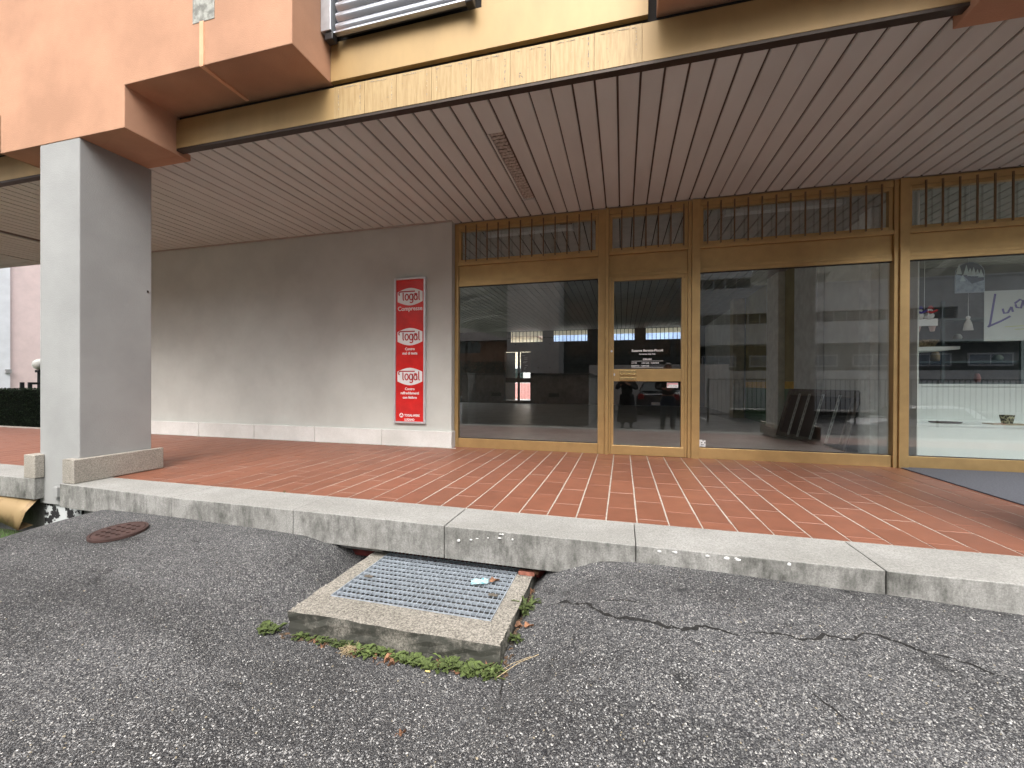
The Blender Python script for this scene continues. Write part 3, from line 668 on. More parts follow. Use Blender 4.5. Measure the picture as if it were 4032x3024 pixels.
# ------------------------------------------------------------------ ADVERTISING SIGN
SX0, SX1, SZ0, SZ1 = -3.652, -3.086, .375, 2.76
sg = thing('advertising_sign', 'tall red enamel sign with three white Togal logos in an aluminium frame', 'sign', ((SX0+SX1)/2, -.152, SZ0))
bobj('panel', M_RED, sg, SX0+.02, SX1-.02, -.178, -.152, SZ0+.02, SZ1-.02)
for a in ((SX0, SX0+.03, SZ0, SZ1), (SX1-.03, SX1, SZ0, SZ1), (SX0+.031, SX1-.031, SZ0, SZ0+.03), (SX0+.031, SX1-.031, SZ1-.03, SZ1)):
    bobj('frame', M_ALU, sg, a[0], a[1], -.20, -.152, a[2], a[3], bevel=.004)
cxs = (SX0+SX1)/2; hw = .225
M_LET = pmat('sign_lettering', (.42, .012, .012), .3)
def logo(zc):
    top = [(-hw+2*hw*i/14, .075+.062*sin(pi*i/14)) for i in range(15)]
    bot = [(hw-2*hw*i/14, -.085-.062*sin(pi*i/14)) for i in range(15)]
    e = flat('logo', [top+bot], .003, M_WHITE, sg, at_face(cxs, -.1795, zc))
    W = .020
    S_ = []
    S_.append(arc(-.165, .053, .030, .032, 235, 90, 8)+[(-.10, .085), (.0, .085), (.095, .085)])        # bar of the T with its hook
    S_.append([(-.118, .068), (-.118, -.03)]+arc(-.092, -.03, .026, .03, 180, 250, 5))                  # stem
    o_ = arc(0, 0, .030, .048, 0, 360, 18)
    S_.append([(-.052+x, -.008+z) for x, z in o_])
    S_.append([(.028+x, -.008+z) for x, z in o_]); S_.append([(.058, .042), (.058, -.075)]+arc(.030, -.075, .028, .025, 0, -150, 7))
    S_.append([(.108+x*.9, -.015+z*.85) for x, z in o_]); S_.append([(.136, .0), (.136, -.058)]+[]); S_.append(arc(.108, .02, .028, .026, 10, 150, 7))
    S_.append([(.168, .085), (.168, -.035)]+arc(.190, -.035, .022, .024, 180, 260, 5))
    strokes('logo_letter', S_, W, M_LET, e, at_face(cxs-.005, -.181, zc-.004), .0015)
for z in (2.455, 1.80, 1.147): logo(z)
tx = lambda s, sz, z, x=cxs, al='CENTER', xs=1.0: text('lettering', s, sz, M_WHITE, sg, at_face(x, -.1790, z), al, .002, xs, .0016)
tx('Compresse', .098, 2.225, xs=.98)
tx('Contro', .058, 1.575); tx('mal di testa', .058, 1.505)
tx('Contro', .058, .920); tx('raffreddamenti', .058, .852, xs=.97); tx('con febbre', .058, .780)
tx('TOGAL-WERK', .050, .488, cxs-.095, 'LEFT', .86); tx('LUGANO', .050, .418, cxs-.095, 'LEFT', .86)
# small clover emblem
e = flat('emblem', [arc(0, 0, .036, .036, 0, 350, 20)], .002, M_WHITE, sg, at_face(cxs-.15, -.1795, .505))
flat('emblem_leaf', [[(x_+a_, z_+b_) for x_, z_ in arc(0, 0, .0115, .0115, 0, 340, 10)] for a_, b_ in ((0, .014), (-.013, -.006), (.013, -.006))], .002, M_RED, e, at_face(cxs-.15, -.1812, .505))

# ------------------------------------------------------------------ LIGHT SHAFT with its grating
ls = thing('light_shaft', 'weathered concrete light shaft surround sunk in the asphalt below the kerb', 'light shaft', ((RX0+RX1)/2, RY0, -.45))
GX0, GX1, GY0, GY1 = -1.775, -.712, -4.095, -3.36
ZR = -.30
bm = B()
def rimbox(x0, x1, y0, y1):
    nx, ny = max(1, int((x1-x0)/.05)), max(1, int((y1-y0)/.05))
    rr = random.Random(int(x0*10)+int(y0*10)); V = {}
    for i in range(nx+1):
        for j in range(ny+1):
            ex = i in (0, nx); ey = j in (0, ny)
            V[i, j] = bm.verts.new((x0+(x1-x0)*i/nx, y0+(y1-y0)*j/ny, ZR+rr.uniform(-.0025, .0015)))
    for i in range(nx):
        for j in range(ny): bm.faces.new((V[i, j], V[i+1, j], V[i+1, j+1], V[i, j+1]))
box(bm, RX0, RX1, RY0, GY0, -.75, ZR); box(bm, RX0, GX0, GY0, RY1+.0, -.75, ZR); box(bm, GX1, RX1, GY0, RY1, -.75, ZR)
bmesh.ops.remove_doubles(bm, verts=bm.verts[:], dist=.0001)
bmesh.ops.subdivide_edges(bm, edges=[e for e in bm.edges if e.calc_length() > .2], cuts=12, use_grid_fill=True)
rr = random.Random(4)
for v in bm.verts:
    if v.co.y < RY0+.005 or v.co.x > RX1-.005 or v.co.x < RX0+.005: v.co += Vector((rr.uniform(-.006, .006), rr.uniform(-.006, .006), rr.uniform(-.004, .002)))
obj('concrete_rim', bm, M_CONC, ls, bevel=.012)
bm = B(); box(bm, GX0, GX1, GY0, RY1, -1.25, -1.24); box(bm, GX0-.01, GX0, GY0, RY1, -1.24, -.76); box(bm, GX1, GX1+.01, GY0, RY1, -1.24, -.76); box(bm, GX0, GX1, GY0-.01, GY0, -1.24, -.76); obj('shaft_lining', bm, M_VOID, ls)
gr = thing('steel_grating', 'galvanised steel grating set into the concrete surround', 'grating', ((GX0+GX1)/2, GY0, ZR-.03))
bm = B(); z1 = ZR+.004
for a in ((GX0+.002, GX1-.002, GY0+.002, GY0+.007), (GX0+.002, GX1-.002, GY1-.007, GY1-.002)): box(bm, a[0], a[1], a[2], a[3], z1-.034, z1+.001)
box(bm, GX0+.002, GX0+.007, GY0+.008, GY1-.008, z1-.034, z1+.001); box(bm, GX1-.007, GX1-.002, GY0+.008, GY1-.008, z1-.034, z1+.001)
obj('edge_bar', bm, M_GALV, gr)
bm = B(); box(bm, -(GX1-GX0)/2+.009, (GX1-GX0)/2-.009, -.0022, .0022, -.019, 0); bmesh.ops.recalc_face_normals(bm, faces=bm.faces[:]); me = bpy.data.meshes.new('bearing_bar'); bm.to_mesh(me); bm.free(); me.materials.append(M_GALV)
for k in range(1, 13): link('bearing_bar', me, None, gr, loc=((GX0+GX1)/2, GY0+(GY1-GY0)*k/13, z1))
bm = B(); box(bm, -.0015, .0015, 0.009, (GY1-GY0)-.009, -.009, -.001); bmesh.ops.recalc_face_normals(bm, faces=bm.faces[:]); me = bpy.data.meshes.new('cross_bar'); bm.to_mesh(me); bm.free(); me.materials.append(M_GALV)
for k in range(1, 32): link('cross_bar', me, None, gr, loc=(GX0+(GX1-GX0)*k/32, GY0, z1))
for px, py in ((1452, 2270), (1941, 2344)):
    p = on('z', z1, px, py); bm = B(); box(bm, p.x-.03, p.x+.03, p.y-.012, p.y+.012, z1+.0005, z1+.004); tube(bm, [(p.x, p.y, z1+.004), (p.x, p.y, z1+.010)], .009, 8); obj('clip', bm, pmat('clip_metal', (.25, .22, .18), .6, .5), gr)
# pale sill stones and red lead flashing showing in the gap under the kerb
bm = B(); box(bm, -2.35, -1.80, -3.47, -3.31, -.275, -.238)
tag(obj('sill_stone', bm, M_GRAN, bevel=.005), 'pale stone strip wedged under the kerb left of the grating', 'stone')
bm = B(); box(bm, -2.3, -.35, -3.38, -3.31, -.36, -.277)
tag(obj('steel_angle', bm, pmat('red_lead', (.16, .03, .025), .6, var=.3, scale=20)), 'dark red painted steel angle behind the gap under the kerb', 'steel angle')
p = on('z', ZR+.02, 2080, 2240); bm = B(); box(bm, -.70, -.585, -3.505, -3.47, ZR+.002, ZR+.028)
tag(obj('wooden_lath', bm, pmat('red_wood', (.34, .13, .09), .8, var=.3, scale=30), bevel=.003), 'short reddish wooden lath at the right end of the grating', 'lath')

# wrapper and leaves on the grating
def leafshape(L_=.06, W_=.03, n=6):
    pts = []
    for i in range(n+1): t = i/n; pts.append((t*L_, W_*.5*sin(pi*t)**.8))
    for i in range(n-1, 0, -1): t = i/n; pts.append((t*L_, -W_*.5*sin(pi*t)**.8))
    return pts
def dead_leaf(p, sz, rot, label, lobed=False, mat=None, seed=0):
    rl = random.Random(seed); n = 22; bm = B(); c = bm.verts.new((0, 0, .004)); ring = []
    for k in range(n):
        a_ = 2*pi*k/n; r_ = sz*(.5+(.28*abs(sin(a_*2.5+seed)) if lobed else 0))*(1+.25*cos(a_))*rl.uniform(.85, 1.1)
        ring.append(bm.verts.new((r_*cos(a_), r_*.62*sin(a_), .012*sin(a_*2+seed)+abs(sin(a_))*.3*sz+.004)))
    for k in range(n): bm.faces.new((c, ring[k], ring[(k+1)%n]))
    tube(bm, [(-sz*.4, 0, .005), (-sz*.8, .004, .012), (-sz*1.05, .0, .006)], .0012, 4)
    o = obj('dead_leaf', bm, mat or M_DEAD, None, loc=p); o.rotation_euler = (0, 0, rot)
    md = o.modifiers.new('th', 'SOLIDIFY'); md.thickness = .0012
    tag(o, label, 'leaf'); return o
p = on('z', z1+.004, 1889, 2296)
bm = B(); nx, ny = 12, 6; V = {}
for i in range(nx+1):
    for j in range(ny+1):
        u, v_ = i/nx-.5, j/ny-.5
        V[i, j] = bm.verts.new((u*.115, v_*.05+.012*u, .006+.010*abs(sin(u*7))*(v_+.5)+(.018*(v_-.2) if v_ > .2 else 0)))
for i in range(nx):
    for j in range(ny): bm.faces.new((V[i, j], V[i+1, j], V[i+1, j+1], V[i, j+1]))
wr = obj('sweet_wrapper', bm, pmat('wrapper_foil', (.07, .33, .38), .5, .0, scale=45, col2=(.38, .50, .52), mixpos=(.5, .62)), None, loc=p); wr.rotation_euler = (0, 0, .3)
md = wr.modifiers.new('th', 'SOLIDIFY'); md.thickness = .0008; tag(wr, 'crumpled turquoise wrapper lying on the steel grating', 'wrapper')
dead_leaf(on('z', z1+.003, 1945, 2290), .05, .4, 'small brown oak leaf on the grating beside the turquoise wrapper', True, seed=3)
dead_leaf(on('z', ZR+.02, 2124, 2252), .085, 1.3, 'large curled brown leaf standing at the right end of the kerb gap', True, seed=5)
dead_leaf(gpt(2078, 2472)+Vector((0, 0, .004)), .055, .2, 'reddish brown leaf beside the right corner of the concrete surround', False, seed=9)
dead_leaf(gpt(1528, 2605)+Vector((0, 0, .004)), .06, 1.0, 'brown leaf in the weeds along the front of the surround', False, seed=12)
dead_leaf(gpt(1930, 2632)+Vector((0, 0, .02)), .07, .7, 'pale brown leaf on the weeds at the front right corner', False, seed=15)
dead_leaf(gpt(1475, 2598)+Vector((0, 0, .004)), .035, 2.0, 'small tan leaf near the middle of the weeds', False, seed=21)
dead_leaf(gpt(1582, 2894)+Vector((0, 0, .003)), .028, .9, 'tiny narrow brown leaf alone on the open asphalt', False, seed=22)
for n_, (u_, v_, sz_, lb_) in enumerate(((190, 868, .03, 'pale tan leaf fragment near the left end of the weeds'), (240, 905, .028, 'small tan leaf fragment left of the dry straw'), (480, 975, .035, 'brown leaf fragment right of the dry straw'),
        (790, 1045, .04, 'brown leaf fragment right of the large leaf in the weeds'), (1160, 1045, .035, 'pinkish brown leaf behind the cigarette end'), (1300, 1115, .035, 'reddish leaf under the star-shaped weed'),
        (1560, 1065, .05, 'torn brown leaf by the front right corner'), (1800, 750, .05, 'reddish curled leaf on the right side of the surround'), (1900, 470, .035, 'small brown leaf under the fine-leaved weed'))):
    q_ = gpt(1150+u_/2.011, 2100+v_/2.011)
    if RX0 < q_.x < RX1 and q_.y > RY0-.015: q_.y = RY0-.03
    dead_leaf((q_.x, q_.y, gz(q_.x, q_.y)+.004), sz_, n_*1.3, lb_, n_ % 2 == 0, seed=40+n_)
p = gpt(1995, 2650); 
def twig(pts, label, r=.002):
    bm = B(); tube(bm, pts, r, 5); return tag(obj('twig', bm, M_STRAW), label, 'twig')
a_, b_ = gpt(1945, 2680), gpt(2120, 2585)
twig([a_+Vector((0, 0, .006)), (a_+b_)/2+Vector((.01, 0, .03)), b_+Vector((0, 0, .01))], 'long dry stalk leaning at the front right corner of the surround')
a_, b_ = gpt(1935, 2668), gpt(2090, 2600)
twig([a_+Vector((0, 0, .008)), (a_+b_)/2+Vector((0, .01, .02)), b_+Vector((0, 0, .02))], 'shorter dry stalk crossing the long one at the corner', .0015)
bm = B(); p = gpt(1993, 2650); p = gpt(1993-5, 2652)
p = gpt(1344+558/1.6458, 2016+1040/1.6458); tube(bm, [p+Vector((-.012, 0, .006)), p+Vector((.014, .002, .006))], .0042, 8)
tag(obj('cigarette_end', bm, pmat('filter_yellow', (.75, .58, .22), .8)), 'yellow cigarette end lying by the weeds', 'cigarette end')
bm = B()
p = gpt(1375, 2575)
rs_ = random.Random(9)
for k in range(60):
    a_ = rs_.uniform(0, 2*pi); r_ = rs_.uniform(0, .055); q = p+Vector((r_*cos(a_), r_*sin(a_)*.6, .004+rs_.uniform(0, .03)))
    d = Vector((rs_.uniform(-1, 1), rs_.uniform(-1, 1), rs_.uniform(-.2, .5))).normalized()*.035
    tube(bm, [q-d, q+d*.1+Vector((0, 0, .004)), q+d], .0012, 3, False)
tag(obj('straw_tuft', bm, M_STRAW), 'clump of dry straw at the front left of the surround', 'straw')

# weeds: each one a thing
def weed(p, size, n, label, kind='broad', seed=0):
    rw = random.Random(seed); t = thing('weed', label, 'weed', p, 'weeds growing around the light shaft')
    bm = B()
    for k in range(n):
        a = rw.uniform(0, 2*pi); L_ = size*(rw.uniform(.28, .62) if kind == 'broad' else rw.uniform(.4, 1.0)); W_ = L_*(.55 if kind == 'broad' else .2); tilt = rw.uniform(.15, 1.1); sp_ = .75 if kind == 'broad' else .25; base = Vector((rw.uniform(-sp_, sp_)*size, rw.uniform(-.35, .3)*size, rw.uniform(.0, .012)))
        base.z += rw.uniform(0, .25)*size
        prev = None
        for i in range(6):
            s = i/5; wd = W_*.5*(sin(pi*min(1, s*.92+.05))**.7)
            bend = tilt-1.3*s*tilt*.9
            c = base+Vector((cos(a)*cos(tilt*.7)*L_*s, sin(a)*cos(tilt*.7)*L_*s, L_*s*sin(tilt)-.55*L_*s*s*sin(tilt)))
            nrm = Vector((-sin(a), cos(a), 0))
            if kind != 'broad' and i % 2: wd *= .35
            cur = [bm.verts.new(t_co) for t_co in (c+nrm*wd+Vector((0, 0, wd*.3)), c, c-nrm*wd+Vector((0, 0, wd*.3)))]
            if prev:
                bm.faces.new((prev[0], prev[1], cur[1], cur[0])); bm.faces.new((prev[1], prev[2], cur[2], cur[1]))
            prev = cur
    o = obj('foliage', bm, M_LEAF, t, loc=p)
    bm = B()
    for k in range(3): a = rw.uniform(0, 6.28); tube(bm, [(0, 0, -.01), (cos(a)*size*.3, sin(a)*size*.3, size*.25)], .0014, 4)
    obj('stem', bm, M_LEAF, t, loc=p)
    return t
g2 = lambda u, v: (1150+u/2.011, 2100+v/2.011)
WE = [((-85, 715), .09, 20, 'weed at the left front corner of the surround, apart from the row', 'broad'),
      ((100, 835), .075, 15, 'leafy weed at the far left end of the row in front of the surround', 'broad'),
      ((255, 870), .06, 12, 'low weed just right of the leftmost clump', 'broad'),
      ((400, 885), .075, 16, 'weed above the dry straw clump', 'broad'),
      ((480, 905), .06, 14, 'round-leaved weed just right of the dry straw clump', 'broad'),
      ((585, 960), .08, 20, 'dense weed clump left of the brown leaf in the row', 'broad'),
      ((700, 965), .085, 20, 'pale green weed behind the brown leaf in the row', 'broad'),
      ((790, 985), .06, 14, 'small weed right of the brown leaf in the row', 'broad'),
      ((900, 1015), .085, 22, 'round-leaved clump at the middle of the row', 'broad'),
      ((985, 1030), .075, 20, 'weed left of the cigarette end', 'broad'),
      ((1080, 1060), .08, 20, 'bright green clump above the cigarette end', 'broad'),
      ((1225, 1075), .115, 18, 'star-shaped spiky weed in front of the surround', 'spiky'),
      ((1340, 1050), .10, 20, 'dark green weed close under the front edge', 'broad'),
      ((1400, 1110), .06, 14, 'low dark rosette with a pink tinge', 'broad'),
      ((1480, 1040), .075, 16, 'yellow green weed near the front right corner', 'broad'),
      ((1490, 1110), .10, 16, 'large-leaved weed at the front right corner of the surround', 'broad'),
      ((1745, 850), .06, 18, 'small fresh green weed on the right side of the surround', 'broad'),
      ((1830, 640), .15, 44, 'large spiky weed on the right side of the surround', 'spiky'),
      ((1905, 430), .10, 30, 'fine-leaved weed under the big curled leaf', 'spiky')]
for n, ((u, v), sz, k, lb, kd) in enumerate(WE):
    q = gpt(*g2(u, v)); q.z = gz(q.x, q.y)
    if q.y > RY0-.02 and q.x < RX1: q.y = RY0-.03
    if q.x > -.75 and q.y > RY0: q.x = max(q.x, RX1+.035)
    q.z = max(gz(q.x, q.y)-.003, -.46); weed(q, sz*(.95 if kd == 'broad' else .8), int(k*(2.6 if kd == 'broad' else 1.5)), lb, kd, n+30)
q = on('z', .0, 600+930/1.7015, 1600+562/1.7015); weed(Vector((q.x, -3.08, .0)), .03, 14, 'tiny tuft of moss in the joint between tiles and kerb', 'spiky', 77)
# soil and litter in the joint
bm = B(); rl = random.Random(6)
for k in range(420):
    if rl.random() < .65: x_, y_ = rl.uniform(RX0-.03, RX1+.05), RY0-abs(rl.gauss(0, .02))-.008
    else: x_, y_ = RX1+.01+abs(rl.gauss(0, .015)), rl.uniform(RY0, -3.6)
    s = rl.uniform(.003, .009); m = bmesh.ops.create_icosphere(bm, subdivisions=1, radius=s)
    bmesh.ops.transform(bm, matrix=Matrix.Translation((x_, y_, gz(x_, y_)+s*.3)) @ Matrix.Rotation(rl.uniform(0, 3), 4, 'Z') @ Matrix.Diagonal((rl.uniform(1, 2.5), .8, .5, 1)), verts=m['verts'])
st = stuff(obj('soil', bm, pmat('soil_litter', (.16, .10, .06), .9, scale=25, col2=(.04, .035, .025), mixpos=(.4, .6)))); st['label'] = 'soil and leaf litter caught around the concrete surround'; st['category'] = 'soil'

# ------------------------------------------------------------------ MANHOLE COVER
pc = gpt(468, 2099); r0 = .185
n_ = Vector((gz(pc.x-.2, pc.y)-gz(pc.x+.2, pc.y), gz(pc.x, pc.y-.2)-gz(pc.x, pc.y+.2), .4)).normalized()
Q = n_.to_track_quat('Z', 'Y').to_matrix().to_4x4()
mh = thing('manhole_cover', 'round rusty iron drain cover with oval holes in the asphalt at the left', 'manhole cover', pc)
holes = []
for r in range(5):
    m = (3, 4, 5, 4, 3)[r]
    for k in range(m):
        hx, hy = (k-(m-1)/2)*.062, (r-2)*.052
        holes.append([(hx+.022*cos(2*pi*i/12), hy+.015*sin(2*pi*i/12)) for i in range(12)])
MM = Matrix.Translation(pc+n_*.014) @ Q
flat('cover_plate', [arc(0, 0, r0-.022, r0-.022, 0, 353, 50)]+holes, .016, M_RUST, mh, MM)
flat('cover_ring', [arc(0, 0, r0, r0, 0, 353, 50), arc(0, 0, r0-.016, r0-.016, 0, 353, 50)], .02, M_RUST, mh, Matrix.Translation(pc+n_*.012) @ Q)
flat('drain_opening', [arc(0, 0, r0-.01, r0-.01, 0, 353, 50)], .002, M_BLACK, mh, Matrix.Translation(pc+n_*.0075) @ Q)

# ------------------------------------------------------------------ LEFT END: retaining wall, brass sheet, grass, lower ground
bm = B(); box(bm, -12, -6.0, -3.28, -3.0, -1.35, -.2)
tag(obj('retaining_wall', bm, M_DKCONC), 'dark stained concrete retaining wall below the left kerb slab', 'wall')
bm = B(); n = 14; R_ = []
for i in range(n+1):
    x_ = -9.0+(3.03)*i/n; e = (i/n)**8
    R_.append([bm.verts.new(q) for q in ((x_, -3.385+.01*sin(i), -.205), (x_-.02*e, -3.43-.02*sin(i*1.7)-.05*e, -.32), (x_-.05*e+.02*e, -3.41-.10*e, -.46-.04*e-.01*sin(i*2.1)), (x_-.06*e, -3.36-.02*e, -.45-.03*e))])
for a, b in zip(R_, R_[1:]):
    for k in range(3): bm.faces.new((a[k], b[k], b[k+1], a[k+1]))
o = obj('metal_sheet', bm, M_BRASS, smooth=True); md = o.modifiers.new('th', 'SOLIDIFY'); md.thickness = .002
tag(o, 'bent brass coloured metal sheet hanging under the left kerb slab', 'metal sheet')
bm = B(); v = [bm.verts.new(q) for q in ((-40, -3.31, -.62), (-5.35, -3.31, -.60), (-5.45, -9, -.68), (-40, -9, -.68))]; bm.faces.new(v)
struct(obj('lawn', bm, pmat('lawn_soil', (.05, .07, .025), .95, var=.3, scale=20)))
bm = B(); rg = random.Random(10)
for k in range(9000):
    x_, y_ = rg.uniform(-7.2, -5.6), rg.uniform(-4.6, -3.36); h = rg.uniform(.02, .07); a = rg.uniform(0, pi); z_ = -.625
    l = Vector((rg.uniform(-.03, .03), rg.uniform(-.03, .03), h)); wv = Vector((cos(a), sin(a), 0))*.003
    b0 = Vector((x_, y_, z_)); bm.faces.new([bm.verts.new(q) for q in (b0-wv, b0+wv, b0+l)])
st = stuff(obj('grass', bm, pmat('grass_blade', (.10, .19, .045), .7, var=.35, scale=5))); st['label'] = 'short green grass on the lower ground at far left'; st['category'] = 'grass'
# hedge beyond the arcade
hd = thing('clipped_hedge', 'long clipped dark evergreen hedge beyond the end of the arcade', 'hedge', (-16.6, 0, -.1))
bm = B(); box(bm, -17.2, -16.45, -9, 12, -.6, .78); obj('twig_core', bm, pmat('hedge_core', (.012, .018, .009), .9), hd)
bm = B(); rh = random.Random(12)
for k in range(26000):
    y_ = rh.uniform(-3.5, 6)
    if rh.random() < .25: b0 = Vector((rh.uniform(-17.2, -16.4), y_, .79+rh.uniform(-.03, .045)))
    else: b0 = Vector((-16.43+rh.uniform(-.04, .05), y_, rh.uniform(-.5, .83)))
    u = Vector((rh.uniform(-1, 1), rh.uniform(-1, 1), rh.uniform(-1, 1))).normalized(); v_ = u.orthogonal().normalized()
    s = rh.uniform(.014, .03); bm.faces.new([bm.verts.new(q) for q in (b0-u*s, b0+v_*s*.5, b0+u*s, b0-v_*s*.5)])
obj('foliage', bm, M_HEDGE, hd)
# pale building far left
nb = thing('neighbour_building', 'pale white and pink rendered building beyond the hedge at far left', 'building', (-26, 0, -.6))
bm = B(); q = on('x', -24, 40, 1300); box(bm, -32, -24, -30, q.y, -.6, 14); nbw = obj('wall', bm, pmat('pale_white_render', (.80, .82, .86), .9, var=.05, scale=3, bump=.3, bscale=60), nb)
nbw['label'] = 'white rendered wall'
bm = B(); box(bm, -32, -24.06, q.y, 40, -.6, 14); obj('wall', bm, pmat('pink_render', (.80, .64, .62), .9, var=.05, scale=3, bump=.3, bscale=60), nb)['label'] = 'pink rendered wall'
q2 = on('x', -23.98, 30, 1463); bobj('junction_box', pmat('boxgrey', (.3, .3, .3), .7), nb, -24.0, -23.93, q2.y-.07, q2.y+.09, q2.z-.07, q2.z+.09)
# garden lamp and railing by the hedge
q = on('x', -18.2, 157, 1435); la = thing('garden_lamp', 'white globe lamp on a dark post beyond the hedge', 'lamp', (-18.2, q.y, -.6))
bm = B(); bmesh.ops.create_uvsphere(bm, u_segments=20, v_segments=12, radius=.18); bmesh.ops.translate(bm, verts=bm.verts[:], vec=(-18.2, q.y, q.z)); obj('lamp_globe', bm, pmat('opal_globe', (.82, .80, .74), .3), la, smooth=True)
bm = B(); tube(bm, [(-18.2, q.y, -.6), (-18.2, q.y, q.z-.24)], .06, 10); tube(bm, [(-18.2, q.y, q.z-.26), (-18.2, q.y, q.z-.18)], .11, 12); obj('lamp_post', bm, M_BLACK, la)
rl_ = thing('garden_railing', 'low dark metal railing behind the hedge by the globe lamp', 'railing', (-18, 1.6, -.6))
for px in (87, 118, 250, 400):
    q = on('x', -17.8, px, 1520); bobj('post', M_BLACK, rl_, -17.83, -17.77, q.y-.04, q.y+.04, -.6, 1.0)
q = on('x', -17.8, 118, 1520); bobj('rail', M_BLACK, rl_, -17.82, -17.78, q.y+.041, q.y+6, .93, 1.0)

# ------------------------------------------------------------------ INSIDE THE SHOPS
inn = thing('shop_interior', 'empty dark shop room seen through the glass with barred rear windows', 'interior', (0, 7, 0))
bm = B(); box(bm, -9, 3.6, .06, 14.0, -.05, -.001)
M_IFLOOR = pmat('interior_floor', (.50, .49, .48), .35, var=.15, scale=2)
fl = obj('interior_floor', bm, M_IFLOOR, None); struct(fl); fl.name = 'floor'
bm = B(); box(bm, 3.62, 9, .06, 8.0, -.05, -.001); struct(obj('floor', bm, M_IFLOOR))
M_IWALL = pmat('interior_wall', (.78, .79, .76), .85, var=.08, scale=2)
bm = B(); box(bm, -9, 9, .05, 14.2, 3.665, 3.70); ceil = obj('ceiling', bm, M_VOID); struct(ceil)
pm = None
for k in range(0, 110):
    a = x0p+PW*k
    if a < -9 or a > 8.8: continue
    if pm is None:
        bm = B(); box(bm, .009, PW-.009, .055, 14.0, 3.63, 3.65); bmesh.ops.recalc_face_normals(bm, faces=bm.faces[:]); pm = bpy.data.meshes.new('plank'); bm.to_mesh(pm); bm.free(); pm.materials.append(pmat('inner_plank', (.45, .44, .42), .65, rnd=.04))
    link('plank', pm, None, ceil, loc=(a, 0, 0))
# rear wall with openings
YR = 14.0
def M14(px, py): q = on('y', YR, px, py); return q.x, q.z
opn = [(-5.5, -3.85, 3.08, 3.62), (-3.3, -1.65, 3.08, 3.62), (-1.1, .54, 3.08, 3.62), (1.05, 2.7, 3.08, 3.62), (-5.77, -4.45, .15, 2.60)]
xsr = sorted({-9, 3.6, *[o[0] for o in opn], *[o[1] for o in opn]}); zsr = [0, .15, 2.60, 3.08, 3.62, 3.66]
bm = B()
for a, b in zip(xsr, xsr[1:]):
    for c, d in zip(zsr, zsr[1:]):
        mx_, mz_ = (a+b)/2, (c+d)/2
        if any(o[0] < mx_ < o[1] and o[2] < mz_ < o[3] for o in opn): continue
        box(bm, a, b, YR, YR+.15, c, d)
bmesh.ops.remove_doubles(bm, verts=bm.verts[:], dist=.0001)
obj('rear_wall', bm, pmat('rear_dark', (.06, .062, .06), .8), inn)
for n, (a, b, c, d) in enumerate(opn[:4]):
    rw = bobj('rear_window', M_BDARK, inn, a, b, YR-.02, YR-.003, c-.04, c-.003)
    nb_ = 9
    for k in range(nb_): x_ = a+(b-a)*(k+.5)/nb_; bobj('bar', M_BLACK, rw, x_-.012, x_+.012, YR+.06, YR+.084, c, d)
rd = bobj('rear_door', M_BDARK, inn, -5.80, -5.765, YR-.03, YR-.003, 0, 2.65)
for a in ((-5.2, -4.45+.0, 1.05, 1.28), (-5.12, -5.0, .15, 2.6), (-5.77, -5.12, 1.05, 1.28)): bobj('frame', M_BDARK, rd, a[0], a[1], YR+.02, YR+.07, a[2], a[3])
bm = B(); rp = random.Random(3)
box(bm, -4.98, -4.47, YR+.085, YR+.09, 1.55, 2.58)
dpz = obj('torn_poster', bm, pmat('poster_back', (.07, .065, .06), .8), rd)
bm = B()
for k in range(9): z_ = 1.62+.1*k+rp.uniform(-.03, .03); x_ = rp.uniform(-4.95, -4.75); box(bm, x_, x_+rp.uniform(.08, .22), YR+.078, YR+.084, z_, z_+.012)
obj('torn_paper', bm, M_WHITE, rd)
bobj('curtain', pmat('net_curtain', (.5, .48, .47), .8, var=.2, scale=12, stretch=(8, 1, .2)), rd, -5.76, -5.25, YR+.08, YR+.085, .16, 2.58)
for k in range(7): bobj('bar', M_BLACK, rd, -4.94+.075*k, -4.928+.075*k, YR+.1, YR+.112, .16, 1.5)
bobj('side_sill', M_IWALL, inn, -9.0, -8.98, .2, 14, 0, .3)  # low inner sill below the added side glazing
# partition on the right with painted dado: green below, yellow line, olive above
M_OLIVE = pmat('olive_paint', (.36, .31, .16), .8, var=.15, scale=2); M_GREEN = pmat('green_paint', (.10, .21, .12), .7, var=.15, scale=3); M_YEL = pmat('yellow_paint', (.75, .45, .06), .7, var=.2, scale=8)
pt = bobj('partition', M_IWALL, inn, 3.60, 3.615, .06, 14, 0, 3.63)
yy = lambda px: on('x', 3.58, px, 1500).y
for nm, m, z0, z1_ in (('painted_dado', M_GREEN, .004, .93), ('painted_stripe', M_YEL, .932, 1.10), ('painted_wall', M_OLIVE, 1.102, 3.62)):
    bobj(nm, m, pt, 3.588, 3.599, yy(3235), 7.6, z0, z1_)
for px0, px1, th, col_ in ((3041, 3088, .14, (.78, .78, .72)), (3146, 3240, .10, (.78, .80, .80)), (3408, 3456, .10, (.82, .84, .82))):
    bobj('pier', pmat('pier_%d' % px0, col_, .8), inn, 3.586-th, 3.586, yy(px1), yy(px0), .003, 3.62)
bobj('pier', pmat('cream_pier', (.72, .66, .52), .8), inn, 3.25, 3.56, 7.62, 8.0, .003, 3.62)
